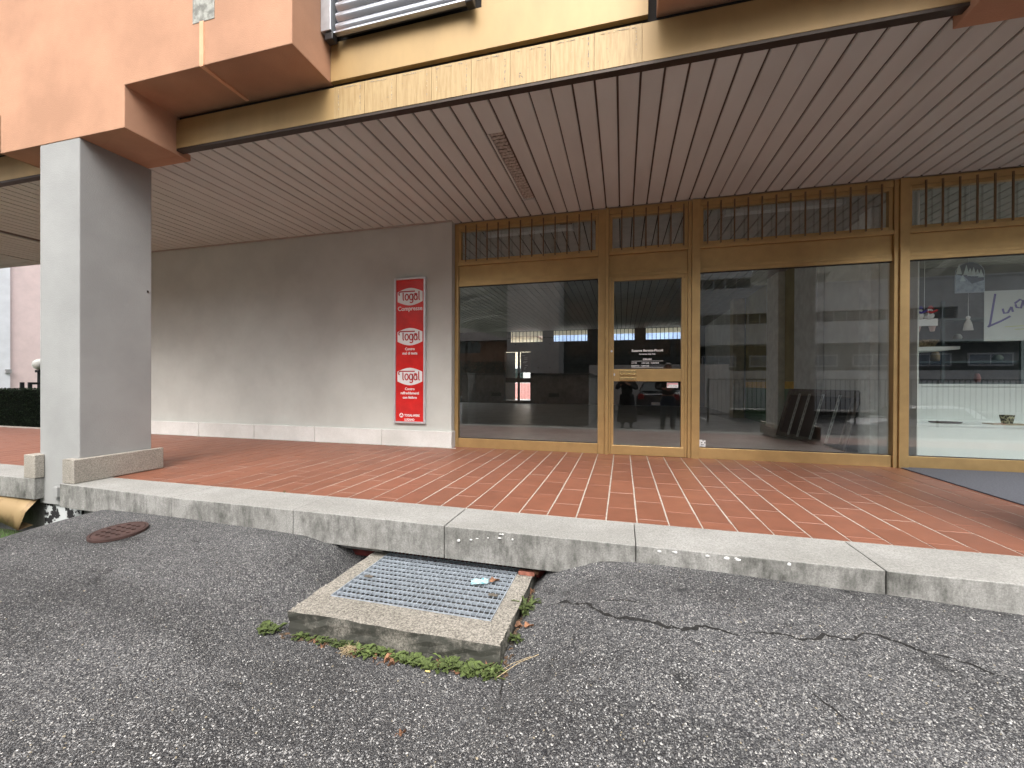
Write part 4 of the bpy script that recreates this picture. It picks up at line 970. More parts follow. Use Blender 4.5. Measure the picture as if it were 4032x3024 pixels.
# ceiling light fittings
for px0, px1, py in ((1915, 2254, 905), (2855, 3314, 815)):
    a, b = on('y', .42, px0, py), on('y', .42, px1, py)
    lt = thing('light_fitting', 'long white ceiling light fitting behind the %s transom window' % ('left' if px0 < 2000 else 'wide right'), 'light fitting', ((a.x+b.x)/2, .42, 3.62), 'ceiling light fittings')
    bobj('housing', M_WHITE, lt, a.x, b.x, .36, .48, 3.53, 3.60, bevel=.01); bobj('end_cap', M_ALU, lt, b.x+.001, b.x+.02, .355, .485, 3.52, 3.605); bobj('end_cap', M_ALU, lt, a.x-.02, a.x-.001, .355, .485, 3.52, 3.605)
    bobj('mounting', M_WHITE, lt, a.x+.2, b.x-.2, .40, .44, 3.601, 3.63)
# leaning panel with perforated steel strips
A_, B_ = Vector((3.30, 1.12, .01)), Vector((3.02, 3.10, .01)); top_off = Vector((.235, 0, .93))
lp = thing('leaning_panel', 'dark framed panel with perforated steel strips leaning on the partition', 'panel', (3.2, 2.1, 0))
ux_ = (B_-A_).normalized(); uz_ = top_off.normalized(); un = ux_.cross(uz_).normalized()
if un.x > 0: un = -un
MP = Matrix(((ux_.x, uz_.x, un.x, A_.x), (ux_.y, uz_.y, un.y, A_.y), (ux_.z, uz_.z, un.z, A_.z), (0, 0, 0, 1)))
LW, LH = (B_-A_).length, top_off.length
def lbox(nm, m, u0, u1, v0, v1, t0, t1):
    bm = B(); box(bm, u0, u1, v0, v1, t0, t1); bmesh.ops.transform(bm, matrix=MP, verts=bm.verts[:]); return obj(nm, bm, m, lp, bevel=.003)
M_PF = pmat('weathered_frame', (.12, .11, .10), .7, var=.3, scale=12)
lbox('backing_board', M_BLACK, .0, LW, 0, LH, 0, .01)
for a in ((0, LW, 0, .09), (0, LW, LH-.12, LH)): lbox('frame', M_PF, a[0], a[1], a[2], a[3], .011, .045)
for a in ((0, .05), (.10, .14), (LW-.09, LW)): lbox('frame', M_PF, a[0], a[1], .091, LH-.121, .011, .045)
for u in (.42, .86, 1.25, 1.56):
    sl = [[(u-.035, .06), (u+.035, .06), (u+.035, LH-.09), (u-.035, LH-.09)]]
    for k in range(8): v0 = .13+.095*k; sl.append([(u-.012, v0), (u+.012, v0), (u+.012, v0+.055), (u-.012, v0+.055)])
    flat('steel_strip', sl, .006, pmat('strip_steel', (.42, .46, .45), .5, .3), lp, MP @ Matrix.Translation((0, 0, .05)))
# ---- second shop: white display counter and its things
c6 = lambda u, v: (2688+u/1.6458, 1008+v/1.6458)
ct = thing('display_counter', 'low white display counter inside the second shop window', 'counter', (5.5, .5, 0))
M_CW = pmat('counter_white', (.82, .85, .84), .45, var=.02)
bobj('counter_front', M_CW, ct, 3.64, 8.5, .34, .36, .0, .50); bobj('shelf_board', M_CW, ct, 3.64, 8.5, .33, .80, .502, .53, bevel=.003); bobj('back_board', M_CW, ct, 3.64, 8.5, .801, .83, .502, 1.05)
bobj('edge_rail', M_CW, ct, 3.64, 8.5, .78, .80, 1.02, 1.055)
bobj('side_wall', pmat('shop2_wall', (.12, .12, .125), .8), inn, 3.62, 8.9, 5.0, 5.05, 0, 3.63)
def at(y, u, v): q = on('y', y, *c6(u, v)); return q
a, b = at(.5, 1610, 1055), at(.5, 1832, 1060); bm = B(); loft(bm, [ell((a.x+b.x)/2, .55, .531, (b.x-a.x)/2*.9, .09, 24), ell((a.x+b.x)/2, .55, .55, (b.x-a.x)/2, .10, 24)])
tag(obj('serving_tray', bm, pmat('dark_wood', (.06, .035, .025), .5)), 'flat dark wooden tray on the white counter', 'tray')
a = at(.5, 2102, 1045); bm = B(); loft(bm, [ell(a.x, .5, .545, .05, .05, 20), ell(a.x, .5, .655, .068, .068, 20), ell(a.x, .5, .655, .058, .058, 20), ell(a.x, .5, .56, .045, .045, 20)])
tag(obj('plant_pot', bm, pmat('patterned_pot', (.50, .48, .32), .6, scale=35, col2=(.06, .055, .04), mixpos=(.47, .53))), 'small patterned pot on the white counter', 'pot')
bobj('x', M_CW, ct, 0, .01, 0, .01, -.05, -.04) if False else None
a = at(.5, 2100, 1068); bm = B(); box(bm, a.x-.19, a.x+.19, .42, .60, .531, .544); tag(obj('wooden_board', bm, pmat('board_wood', (.45, .36, .25), .6), bevel=.003), 'thin pale board under the small pot', 'board')
a = at(.42, 1485, 1055)
sm = thing('snowman_figure', 'white snowman figure with a red scarf holding a bowl on its head', 'figurine', (a.x, .5, .531))
bm = B(); loft(bm, [ell(a.x, .5, .532+.02*i, .085*sin(pi*(i+1.6)/11)+.012, .085*sin(pi*(i+1.6)/11)+.012, 16) for i in range(9)]); obj('body', bm, M_WHITE, sm, smooth=True)
bm = B(); bmesh.ops.create_uvsphere(bm, u_segments=14, v_segments=10, radius=.05); bmesh.ops.translate(bm, verts=bm.verts[:], vec=(a.x, .5, .745)); obj('head', bm, M_WHITE, sm, smooth=True)
bm = B(); tube(bm, [(a.x+.045*cos(t_), .5+.045*sin(t_), .70) for t_ in [i*pi/6 for i in range(13)]], .012, 6); tube(bm, [(a.x+.02, .45, .70), (a.x+.04, .43, .62)], .012, 6); obj('scarf', bm, pmat('scarf_red', (.30, .03, .04), .8), sm)
bm = B(); loft(bm, [ell(a.x, .5, .80, .06, .06, 16), ell(a.x, .5, .90, .10, .10, 16), ell(a.x, .5, .90, .09, .09, 16), ell(a.x, .5, .815, .05, .05, 16)]); obj('bowl', bm, pmat('frosted_bowl', (.7, .72, .72), .3), sm)
# shelf with basket
a, b = at(.6, 1430, 610), at(.6, 1742, 600); bm = B(); hexa(bm, ((3.63, .45, a.z-.03), (b.x, .45, b.z-.02), (b.x, 1.0, b.z-.02), (3.63, 1.0, a.z-.03), (3.63, .45, a.z+.03), (b.x, .45, b.z+.02), (b.x, 1.0, b.z+.02), (3.63, 1.0, a.z+.03)))
tag(obj('wall_shelf', bm, M_CW), 'white wall shelf carrying a basket in the second shop', 'shelf')
bm = B(); loft(bm, [ell(3.98, .75, a.z+.032, .18, .12, 20), ell(3.98, .75, a.z+.14, .24, .16, 20), ell(3.98, .75, a.z+.14, .22, .14, 20), ell(3.98, .75, a.z+.05, .16, .10, 20)])
tag(obj('wicker_basket', bm, pmat('wicker', (.16, .11, .06), .8, scale=60, col2=(.40, .30, .18), mixpos=(.47, .53), bump=.8, bscale=90)), 'brown wicker basket on the white wall shelf', 'basket')
# hanging snowmen board
a, b = at(.2, 1480, 410), at(.2, 1652, 452)
hg = thing('hanging_decoration', 'white hanging board with two small snowmen on a string', 'decoration', ((a.x+b.x)/2, .2, b.z))
bobj('board', M_WHITE, hg, a.x, b.x, .195, .205, b.z, a.z, bevel=.002)
for k, (u, r_, sc) in enumerate(((.3, .045, (.08, .06, .35)), (.68, .045, (.5, .04, .04)))):
    cx_ = a.x+(b.x-a.x)*u; bm = B()
    for dz, rr_ in ((.035, .05), (.10, .034)): m = bmesh.ops.create_uvsphere(bm, u_segments=12, v_segments=8, radius=rr_); bmesh.ops.translate(bm, verts=m['verts'], vec=(cx_, .2, a.z+dz))
    sn = obj('snowman', bm, M_WHITE, hg, smooth=True)
    bm = B(); tube(bm, [(cx_-.05, .16, a.z+.09), (cx_, .155, a.z+.072), (cx_+.06, .16, a.z+.10)], .014, 6); loft(bm, [ell(cx_+.01, .2, a.z+.125, .034, .034, 10), ell(cx_+.015, .2, a.z+.165, .012, .012, 10)]); obj('scarf', bm, pmat('scarf_%d' % k, sc, .8), sn)
bm = B(); tube(bm, [((a.x+b.x)/2, .2, a.z+.12), ((a.x+b.x)/2, .2, 3.6)], .0025, 4); obj('string', bm, M_WHITE, hg)
for u in (.25, .8): bm = B(); x_ = a.x+(b.x-a.x)*u; loft(bm, [ell(x_, .2, b.z-.07, .022, .022, 10), ell(x_, .2, b.z-.005, .035, .035, 10)]); obj('bell', bm, pmat('pinkish_bell', (.5, .36, .34), .5), hg)
# small hanging angel
a = at(.2, 1850, 440)
an = thing('hanging_ornament', 'small white and pink hanging figure on a thread below the arched picture', 'decoration', (a.x, .2, a.z-.06))
bm = B(); loft(bm, [ell(a.x, .2, a.z-.08, .055, .03, 14), ell(a.x, .2, a.z+.0, .04, .025, 14), ell(a.x, .2, a.z+.06, .015, .015, 14)]); obj('body', bm, pmat('ornament_grey', (.55, .52, .50), .7), an)
bm = B(); bmesh.ops.create_uvsphere(bm, u_segments=10, v_segments=8, radius=.022); bmesh.ops.translate(bm, verts=bm.verts[:], vec=(a.x, .2, a.z+.08)); obj('head', bm, M_WHITE, an)
bm = B(); tube(bm, [(a.x, .2, a.z+.1), (a.x, .2, 3.6)], .002, 4); obj('thread', bm, M_WHITE, an)
# arched winter picture
a, b = at(.12, 1762, 45), at(.12, 1955, 235); cx_, w_ = (a.x+b.x)/2, (b.x-a.x)/2
ap = thing('arched_picture', 'arched blue and white picture of a snowy fir landscape hanging in the window', 'picture', (cx_, .12, b.z))
zs_ = a.z-(a.z-b.z)*.38
outl = [(-w_, 0), (w_, 0), (w_, zs_-b.z)]+[(w_*cos(t_), (zs_-b.z)+(a.z-zs_)*sin(t_)) for t_ in [pi*i/14 for i in range(1, 14)]]+[(-w_, zs_-b.z)]
M_A = at_face(cx_, .12, b.z)
flat('backdrop', [outl], .006, pmat('picture_night', (.045, .06, .10), .6), ap, M_A)
flat('snow_hill', [[(-w_+.01, .01), (w_-.01, .01), (w_-.01, .15), (.02, .11), (-.05, .2), (-w_+.01, .24)]], .002, pmat('picture_snow', (.36, .44, .52), .7, scale=25, col2=(.2, .26, .33), mixpos=(.4, .6)), ap, at_face(cx_, .114, b.z))
rf = random.Random(2); trees = []
for k in range(7):
    tx_ = -w_+.04+k*(2*w_-.08)/6; tb = .14+rf.uniform(0, .1); th_ = rf.uniform(.08, .14); trees.append([(tx_-.03, tb), (tx_+.03, tb), (tx_, tb+th_)])
flat('fir_tree', trees[::2], .002, pmat('picture_fir', (.50, .60, .62), .7), ap, at_face(cx_, .1115, b.z)); flat('fir_tree', trees[1::2], .002, MATS['picture_fir'], ap, at_face(cx_, .109, b.z))
flat('picture_rim', [outl, [(x_*.95, .012+z_*.955) for x_, z_ in outl]], .004, pmat('picture_rim', (.30, .36, .42), .6), ap, at_face(cx_, .115, b.z))
# poster with handwriting
a, b = at(.1, 1955, 228), at(.1, 1950, 553); 
po = thing('handwritten_poster', 'pale poster with large violet handwriting at the right edge of the window', 'poster', (5.0, .1, b.z))
bobj('sheet', pmat('poster_paper', (.55, .59, .58), .6, var=.06, scale=3), po, a.x, a.x+1.5, .098, .102, b.z, a.z)
M_INK = pmat('violet_ink', (.09, .07, .28), .5)
sc_ = lambda L: [((u-1955)/1.6458, (553-v)/1.6458) for u, v in L]
k_ = (a.z-b.z)/((553-228)/1.6458)
SL = [sc_(x_) for x_ in ([(2010, 248), (1998, 340), (1985, 440), (1978, 462)], [(1972, 460), (2040, 425), (2088, 395)], [(2048, 345), (2055, 375), (2075, 372), (2092, 335)], [(2092, 335), (2100, 368)],
     [(2108, 315), (2135, 290), (2150, 300), (2140, 345), (2118, 340), (2112, 320)], [(2150, 295), (2160, 335)], [(2165, 330), (2168, 285)], [(2168, 300), (2190, 272), (2205, 285), (2212, 318)],
     [(2235, 300), (2228, 255), (2262, 245), (2290, 262)], [(2300, 300), (2296, 258), (2330, 246), (2340, 285)])]
strokes('handwriting', [[(x_*k_, z_*k_) for x_, z_ in L] for L in SL], .022, M_INK, po, at_face(a.x, .0975, b.z), .001)
for n, (u0, u1, v_) in enumerate(((2060, 2200, 462), (2110, 2260, 480))): strokes('underline', [[((u0-1955)/1.6458*k_, (553-v_)/1.6458*k_), ((u1-1955)/1.6458*k_, (553-v_+6)/1.6458*k_)]], .008, pmat('yellow_ink', (.5, .55, .2), .6), po, at_face(a.x, .0975, b.z), .001)
# shelves with jars and stars at the back of the second shop
sh2 = thing('shop_shelving', 'dark shelving with small goods at the back of the second shop', 'shelving', (5.5, 4.6, 0))
for z_ in (1.05, 1.5, 1.95, 2.4): bobj('shelf_board', pmat('shelf_teal', (.10, .13, .135), .6), sh2, 3.8, 8.6, 4.5, 4.95, z_, z_+.04)
for x_ in (3.9, 5.2, 6.5, 7.8): bobj('upright', MATS['shelf_teal'], sh2, x_, x_+.05, 4.45, 4.5, 0, 2.8)
rj = random.Random(4)
for k in range(12):
    x_ = 4.0+.36*k+rj.uniform(-.05, .05); z_ = (1.09, 1.54, 1.99)[k % 3]; h = rj.uniform(.12, .26); r_ = rj.uniform(.05, .09)
    bm = B(); loft(bm, [ell(x_, 4.7, z_+.001, r_*.8, r_*.8, 12), ell(x_, 4.7, z_+h*.5, r_, r_, 12), ell(x_, 4.7, z_+h*.85, r_*.7, r_*.7, 12), ell(x_, 4.7, z_+h, r_*.45, r_*.45, 12)])
    tag(obj('vase', bm, pmat('vase_%d' % (k % 4), ((.5, .5, .46), (.35, .12, .1), (.2, .25, .2), (.55, .42, .25))[k % 4], .5), smooth=True), '%s vase on the %s shelf at the back of the second shop' % (('cream', 'dull red', 'grey green', 'tan')[k % 4], ('lowest', 'middle', 'upper')[k % 3]), 'vase', 'vases on the shelves of the second shop')

# ------------------------------------------------------------------ BEHIND THE SHOP (seen through the rear windows)
bm = B(); box(bm, -12, 9, 14.2, 30, -.4, -.05); struct(obj('path', bm, M_BCONC))
bm = B(); box(bm, -9, 4, 14.2, 16.2, 3.63, 3.7); rsf = obj('rear_soffit', bm, pmat('rear_soffit_cream', (.75, .68, .50), .7), bld)
th = thing('tiled_roof_house', 'pale house with a tiled roof behind the shop seen through the rear window', 'house', (-9, 27, -.4))
bobj('wall', pmat('pale_house', (.8, .72, .55), .9), th, -15, -6.5, 25, 30, -.4, 4.6)
bm = B(); hexa(bm, ((-15, 24.5, 4.62), (-6.2, 24.5, 4.62), (-6.2, 31, 4.62), (-15, 31, 4.62), (-15, 27.4, 6.2), (-8.0, 27.4, 6.2), (-8.0, 27.6, 6.2), (-15, 27.6, 6.2))); obj('roof', bm, pmat('roof_tile', (.55, .42, .36), .8, scale=30, col2=(.25, .16, .13), mixpos=(.4, .6)), th)
ph = thing('pink_house', 'pink rendered house behind the rear door of the shop', 'house', (-9, 21, -.4))
bobj('wall', pmat('pink_wall', (.72, .35, .33), .9), ph, -13, -5.5, 21, 24, -.4, 1.0); bobj('wall', M_WHITE, ph, -13, -5.5, 21.1, 24, 1.01, 2.2)
for k in range(5): bobj('window', M_BGLASS, ph, -12.5+1.35*k, -11.9+1.35*k, 21.04, 21.09, 1.25, 2.0)
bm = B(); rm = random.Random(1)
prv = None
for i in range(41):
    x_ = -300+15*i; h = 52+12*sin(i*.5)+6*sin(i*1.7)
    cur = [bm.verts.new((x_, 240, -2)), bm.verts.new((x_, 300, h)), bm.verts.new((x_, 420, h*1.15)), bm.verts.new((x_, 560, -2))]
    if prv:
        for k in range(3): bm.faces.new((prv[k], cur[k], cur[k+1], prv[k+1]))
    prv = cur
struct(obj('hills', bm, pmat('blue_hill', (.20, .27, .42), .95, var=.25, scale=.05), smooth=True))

# ------------------------------------------------------------------ ACROSS THE STREET (behind the camera, mirrored in the glass)
def VR(px, py, Y): q = on('y', Y, px, py); return q.x, q.z      # where a mirrored point stands: real y = -Y
# boundary walls of the ramp
bw = thing('boundary_wall', 'low stained concrete wall with coping running beside the ramp behind the viewer', 'wall', (-3.2, -7.4, -.4))
for nm, a in (('wall_face', (-4.95, -1.62, -7.55, -7.35, -.6, 1.30)), ('wall_face', (-5.15, -4.95, -12.5, -6.6, -.6, 1.30)), ('wall_face', (-1.62, -1.05, -12.0, -7.30, -.6, 1.30))):
    bobj(nm, M_DKCONC if 'x' in nm else stone_mat('wall_conc', (.50, .50, .47), (.10, .10, .09), stain=.8) if 'wall_conc' not in MATS else MATS['wall_conc'], bw, *a)
for a in ((-4.97, -1.6, -7.60, -7.30), (-5.2, -4.975, -12.5, -6.55), (-1.595, -1.0, -12.0, -7.25)): bobj('coping', M_DKCONC, bw, a[0], a[1], a[2], a[3], 1.302, 1.37, bevel=.01)
for x_ in (-4.2, -2.2): 
    vp = bobj('wall_vent', M_BDARK, bw, x_-.17, x_+.17, -7.349, -7.335, .58, .70)
# plain concrete building to the left
def blk(nm, parent, mat, px0, px1, Y, z0, z1, dep=6):
    a, b = VR(px0, 1300, Y)[0], VR(px1, 1300, Y)[0]; return bobj(nm, mat, parent, a, b, -Y-dep, -Y, z0, z1)
cb = thing('concrete_tower', 'tall plain board-marked concrete building across the street', 'building', (-4.5, -18, -.6))
blk('wall', cb, M_BCONC, 1997, 2201, 17, -.6, 13)
a = VR(1997, 1300, 17)[0]; b = VR(2201, 1300, 17)[0]
for i in range(4):
    for j in range(5):
        bm = B(); x_ = a+.5+(b-a-1)*i/3; z_ = 1.9+1.35*j; tube(bm, [(x_, -17.0, z_), (x_, -16.99, z_)], .03, 8); obj('tie_hole', bm, M_BDARK, cb)
for z_ in (3.6, 6.4): bobj('joint', M_BDARK, cb, a, b, -17.0, -16.994, z_, z_+.03)
gb = thing('glazed_stair_building', 'dark glazed building with concrete floor beams across the street', 'building', (0, -20, -.6))
blk('glazing', gb, M_BGLASS, 2201, 2720, 19, -.6, 13)
for z_, h in ((2.2, .35), (4.6, .25), (6.0, .4), (8.6, .4)): blk('beam', gb, M_BDARK, 2201, 2720, 18.9, z_, z_+h, .4)
for px in (2330, 2560, 2640): blk('column', gb, M_BDARK, px, px+22, 18.85, -.6, 13, .4)
# long concrete building with louvre windows
cl = thing('louvre_building', 'long concrete building with bands of louvre windows across the street', 'building', (14, -28, -.6))
Y = 27.0; xa, xb = VR(2722, 1300, Y)[0], VR(3772, 1300, Y)[0]+34
zz = lambda py: VR(2812, py, Y)[1]
bands = [(zz(1359), zz(1280), 'w'), (zz(1280), zz(1240), 'l'), (zz(1240), zz(1139), 'w'), (zz(1139), zz(1100), 'l'), (zz(1100), zz(1010), 'w'), (zz(1010), zz(970), 'l'), (zz(970), zz(880), 'w')]
def xl(px): return VR(px, 1300, 27.0)[0]
XSPLIT = xl(2960)
bands = [(a_, b_, k_, xa, xb if n_ < 2 else (xb if n_ == 2 else XSPLIT)) for n_, (a_, b_, k_) in enumerate(bands)]
for z0, z1_, kd, xa, xb in bands:
    if kd == 'w': bobj('wall', M_BCONC, cl, xa, xb, -Y-8, -Y, z0, z1_)
    else:
        bobj('recess', M_BDARK, cl, xa, xb, -Y-8, -Y-.35, z0, z1_)
        pitch = (zz(1240)-zz(1280))*1.02
        n = int((xb-xa)/pitch)
        wmesh = None
        for k in range(min(n, 60)):
            x_ = xa+pitch*k
            if k % 30 == 29 or x_ > xl(3765): bobj('wall', M_BCONC, cl, x_, x_+pitch, -Y-.34, -Y, z0, z1_); continue
            w_ = bobj('window', M_WFRAME, cl, x_, x_+.05, -Y-.20, -Y-.12, z0+.02, z1_-.02)
            lm = B()
            for j in range(4): zj = z0+.06+(z1_-z0-.1)*j/4; hexa(lm, ((x_+.06, -Y-.24, zj), (x_+pitch-.01, -Y-.24, zj), (x_+pitch-.01, -Y-.235, zj), (x_+.06, -Y-.235, zj), (x_+.06, -Y-.14, zj+.09), (x_+pitch-.01, -Y-.14, zj+.09), (x_+pitch-.01, -Y-.135, zj+.09), (x_+.06, -Y-.135, zj+.09)))
            obj('louvre', lm, pmat('louvre_grey', (.16, .165, .165), .4), w_)
xb = VR(3772, 1300, Y)[0]+34
bobj('coping', M_BCONC, cl, XSPLIT+.01, xb, -Y-8, -Y+.08, zz(1139)+.002, zz(1139)+.12)
bobj('ground_floor', M_BDARK, cl, xa, xb, -Y-8, -Y-1.6, -.6, zz(1359)-.01)
gf0, gf1 = zz(1438), zz(1402)
for k in range(10):
    x_ = xa+1.0+3.3*k; wn = bobj('window', M_WFRAME, cl, x_, x_+2.4, -Y-1.6, -Y-1.5, gf0-.1, gf1+.1); bobj('pane', M_BGLASS, wn, x_+.08, x_+1.15, -Y-1.499, -Y-1.49, gf0, gf1); bobj('pane', M_BGLASS, wn, x_+1.22, x_+2.3, -Y-1.499, -Y-1.49, gf0, gf1)
bobj('base_wall', M_BCONC, cl, xa, xb, -Y+2.0, -Y+2.2, -.6, 1.9)
# white wall behind the parking place
bm = B(); a = VR(2320, 1500, 15)[0]; box(bm, a, VR(2870, 1400, 15)[0], -15.3, -15.0, -.6, 1.95)
tag(obj('white_wall', bm, pmat('white_wall_paint', (.70, .70, .68), .9, var=.12, scale=1.2)), 'whitish rendered wall behind the parked dark car', 'wall')
# street railing
rlg = thing('street_railing', 'black vertical bar railing along the edge of the car park', 'railing', (6, -10, -.3))
a, b = VR(2792, 1500, 10)[0], 16.0
bobj('rail', M_BLACK, rlg, a, b, -10.02, -9.98, 1.17, 1.21); bobj('rail', M_BLACK, rlg, a, b, -10.02, -9.98, -.08, -.04)
bobj('post', M_BLACK, rlg, a-.06, a, -10.05, -9.95, -.35, 1.24)
k = 0; x_ = a+.14
while x_ < b:
    bobj('post' if k % 16 == 15 else 'bar', M_BLACK, rlg, x_-(.025 if k % 16 == 15 else .009), x_+(.025 if k % 16 == 15 else .009), -10.01, -9.99, -.35 if k % 16 == 15 else -.04, 1.17); x_ += .14; k += 1
# orange house and hillside
oh = thing('orange_house', 'orange house with arched windows and a shallow roof on the slope across the street', 'house', (-22, -42, 0))
Y = 40.0; a, b = VR(1600, 1400, Y)[0], VR(1985, 1400, Y)[0]; z0, z1_ = -.6, VR(1900, 1345, Y)[1]
bobj('wall', pmat('orange_house_wall', (.24, .12, .065), .9, var=.15, scale=1), oh, a, b, -Y-9, -Y, z0, z1_)
bm = B(); hexa(bm, ((a-1, -Y-10, z1_+.01), (b+1, -Y-10, z1_+.01), (b+1, -Y+1, z1_+.01), (a-1, -Y+1, z1_+.01), (a+2, -Y-5, z1_+2.2), (b-6, -Y-5, z1_+2.2), (b-6, -Y-4, z1_+2.2), (a+2, -Y-4, z1_+2.2))); obj('roof', bm, pmat('dark_roof', (.06, .045, .04), .8), oh)
for px in (1826, 1848, 1876, 1700, 1760):
    x_ = VR(px, 1370, Y)[0]; za = VR(1876, 1390, Y)[1]; zc = VR(1876, 1362, Y)[1]
    flat('window', [[(-.5, 0), (.5, 0), (.5, zc-za)]+[(.5*cos(t_), zc-za+.5*sin(t_)) for t_ in [pi*i/8 for i in range(1, 8)]]+[(-.5, zc-za)]], .06, M_BGLASS, oh, at_face(0, 0, 0) @ Matrix.Identity(4) if False else Matrix.Translation((x_, -Y+.02, za)) @ FACE)
for n, (px, py, w_, Y_) in enumerate(((1900, 1300, 4.5, 110), (1940, 1290, 3.5, 120), (1925, 1322, 4, 105))):
    x_, z_ = VR(px, py, Y_); hh = thing('hillside_house', ('white house highest on the wooded hillside', 'small white house on the hillside beside the tallest one', 'lower white house at the foot of the wooded hillside')[n], 'house', (x_, -Y_, z_-3))
    bobj('wall', M_WHITE, hh, x_-w_, x_+w_, -Y_-6, -Y_, z_-5, z_); bm = B(); hexa(bm, ((x_-w_-.5, -Y_-6.5, z_+.01), (x_+w_+.5, -Y_-6.5, z_+.01), (x_+w_+.5, -Y_+.5, z_+.01), (x_-w_-.5, -Y_+.5, z_+.01), (x_-w_*.6, -Y_-3.2, z_+1.6), (x_+w_*.6, -Y_-3.2, z_+1.6), (x_+w_*.6, -Y_-2.8, z_+1.6), (x_-w_*.6, -Y_-2.8, z_+1.6))); obj('roof', bm, MATS['dark_roof'], hh)
    for k in range(3): bobj('window', M_BGLASS, hh, x_-w_*.7+k*w_*.6, x_-w_*.7+k*w_*.6+.9, -Y_+.01, -Y_+.05, z_-2.2, z_-.8)
bm = B(); nx, ny = 60, 24; V = {}
for i in range(nx+1):
    for j in range(ny+1):
        x_ = -260+9.5*i; y_ = -75-11*j; h = -3+(j/ny)**.85*(105+14*sin(i*.31)+8*sin(i*.83))*(.75+.25*sst(300, 50, x_))
        V[i, j] = bm.verts.new((x_+random.uniform(-2, 2), y_+random.uniform(-3, 3), h+random.uniform(-2.2, 2.2)*(j > 0)))
for i in range(nx):
    for j in range(ny): bm.faces.new((V[i, j], V[i+1, j], V[i+1, j+1], V[i, j+1]))
struct(obj('hills', bm, pmat('winter_wood', (.052, .055, .035), .95, var=.45, scale=.12, bump=1, bscale=1.5, detail=12)))
# garden shrubs on the slope wall
bm = B(); rb_ = random.Random(14)
for k in range(7000):
    x_ = rb_.uniform(-13, -5.2); y_ = -13.5+rb_.gauss(0, .35); z_ = rb_.uniform(.6, 2.1)
    u = Vector((rb_.uniform(-1, 1), rb_.uniform(-1, 1), rb_.uniform(-1, 1))).normalized(); v_ = u.orthogonal().normalized(); s = rb_.uniform(.04, .09); b0 = Vector((x_, y_, z_))
    bm.faces.new([bm.verts.new(q) for q in (b0-u*s, b0+v_*s*.5, b0+u*s, b0-v_*s*.5)])
tag(obj('garden_hedge', bm, M_HEDGE), 'loose dark hedge above the ramp wall across the street', 'hedge')

# ------------------------------------------------------------------ CARS
def car(label, loc, rot, paint):
    t = thing('parked_car', label, 'car', loc); t.rotation_euler = (0, 0, rot); M0 = None
    L_ = 4.3
    side = [(-2.12, .32), (-2.16, .6), (-2.08, .92), (-1.75, 1.02), (-1.35, 1.40), (-.9, 1.50), (.35, 1.50), (.75, 1.42), (1.32, 1.02), (1.95, .86), (2.14, .70), (2.14, .34), (1.9, .24), (-1.95, .24)]
    def hull(scale_w, sel, z_in):
        rings = []
        for y_, k in ((-.86, .0), (-.80, 1), (.80, 1), (.86, .0)): rings.append((y_, k))
        return rings
    bm = B(); secs = [(-.87, .94, .10), (-.80, .985, .03), (0, 1, 0), (.80, .985, .03), (.87, .94, .10)]
    R_ = []
    for y_, s_, dn in secs:
        ring = []
        for x_, z_ in side:
            inn_ = max(0, (z_-.95))*.42*abs(y_)/.87
            ring.append((x_*s_, y_-math.copysign(inn_, y_) if y_ else 0, z_-(dn if z_ > .9 else -dn*.3)))
        R_.append(ring)
    loft(bm, R_); body = obj('body', bm, paint, t, loc=loc, bevel=.03, smooth=False); body.location = (0, 0, 0)
    def part(nm, bm, m, par=t, **k): o = obj(nm, bm, m, par, loc=wpos(par), **k); return o
    bm = B()
    for s in (-1, 1):
        q = [(-1.25, s*.872, 1.02), (1.12, s*.872, 1.02), (.68, s*.72, 1.38), (-.98, s*.70, 1.42)]; q = [(x_, y_+s*.0, z_) for x_, y_, z_ in q]
        v = [bm.verts.new(p_) for p_ in q]; bm.faces.new(v if s < 0 else v[::-1])
    part('side_window', bm, M_BGLASS)
    bm = B(); v = [bm.verts.new(q) for q in ((1.28, -.72, 1.045), (1.28, .72, 1.045), (.80, .62, 1.41), (.80, -.62, 1.41))]; bm.faces.new(v); part('windscreen', bm, M_BGLASS)
    bm = B(); v = [bm.verts.new(q) for q in ((-1.79, .70, 1.04), (-1.79, -.70, 1.04), (-1.40, -.60, 1.39), (-1.40, .60, 1.39))]; bm.faces.new(v); part('rear_window', bm, M_BGLASS)
    for x_ in (-1.32, 1.32):
        for s in (-1, 1):
            bm = B(); tube(bm, [(x_, s*.66, .31), (x_, s*.885, .31)], .31, 22); wh = part('wheel', bm, M_RUBBER, bevel=.02)
            bm = B(); tube(bm, [(x_, s*.88, .31), (x_, s*.895, .31)], .19, 18); o = obj('rim', bm, M_ALU, wh, loc=(0, 0, 0)); o.location = (0, 0, 0)
    for s in (-1, 1):
        bm = B(); box(bm, 2.0, 2.12, s*.62-.14, s*.62+.14, .62, .76); part('headlight', bm, M_ALU, bevel=.03)
        bm = B(); box(bm, -2.15, -2.05, s*.66-.12, s*.66+.12, .70, .92); part('tail_light', bm, pmat('tail_red', (.35, .02, .02), .3), bevel=.03)
        bm = B(); box(bm, .85, 1.02, s*.95-.08, s*.95+.08, 1.0, 1.12); part('wing_mirror', bm, paint, bevel=.03)
    bm = B(); box(bm, -2.20, -2.165, -.26, .26, .48, .60); part('number_plate', bm, M_WHITE)
    for o in t.children: o.location = (0, 0, 0)
    return t
car('dark hatchback parked behind the viewer before the whitish wall', (1.75, -13.3, gz(1.75, -13.3)), radians(-80), pmat('car_dark_paint', (.012, .013, .017), .25, spec=.6, coat=.8))
car('white car parked on the lower car park beyond the street railing', (11.3, -13.6, gz(11.3, -13.6)), radians(180), pmat('car_white_paint', (.75, .76, .78), .25, spec=.6, coat=.8))
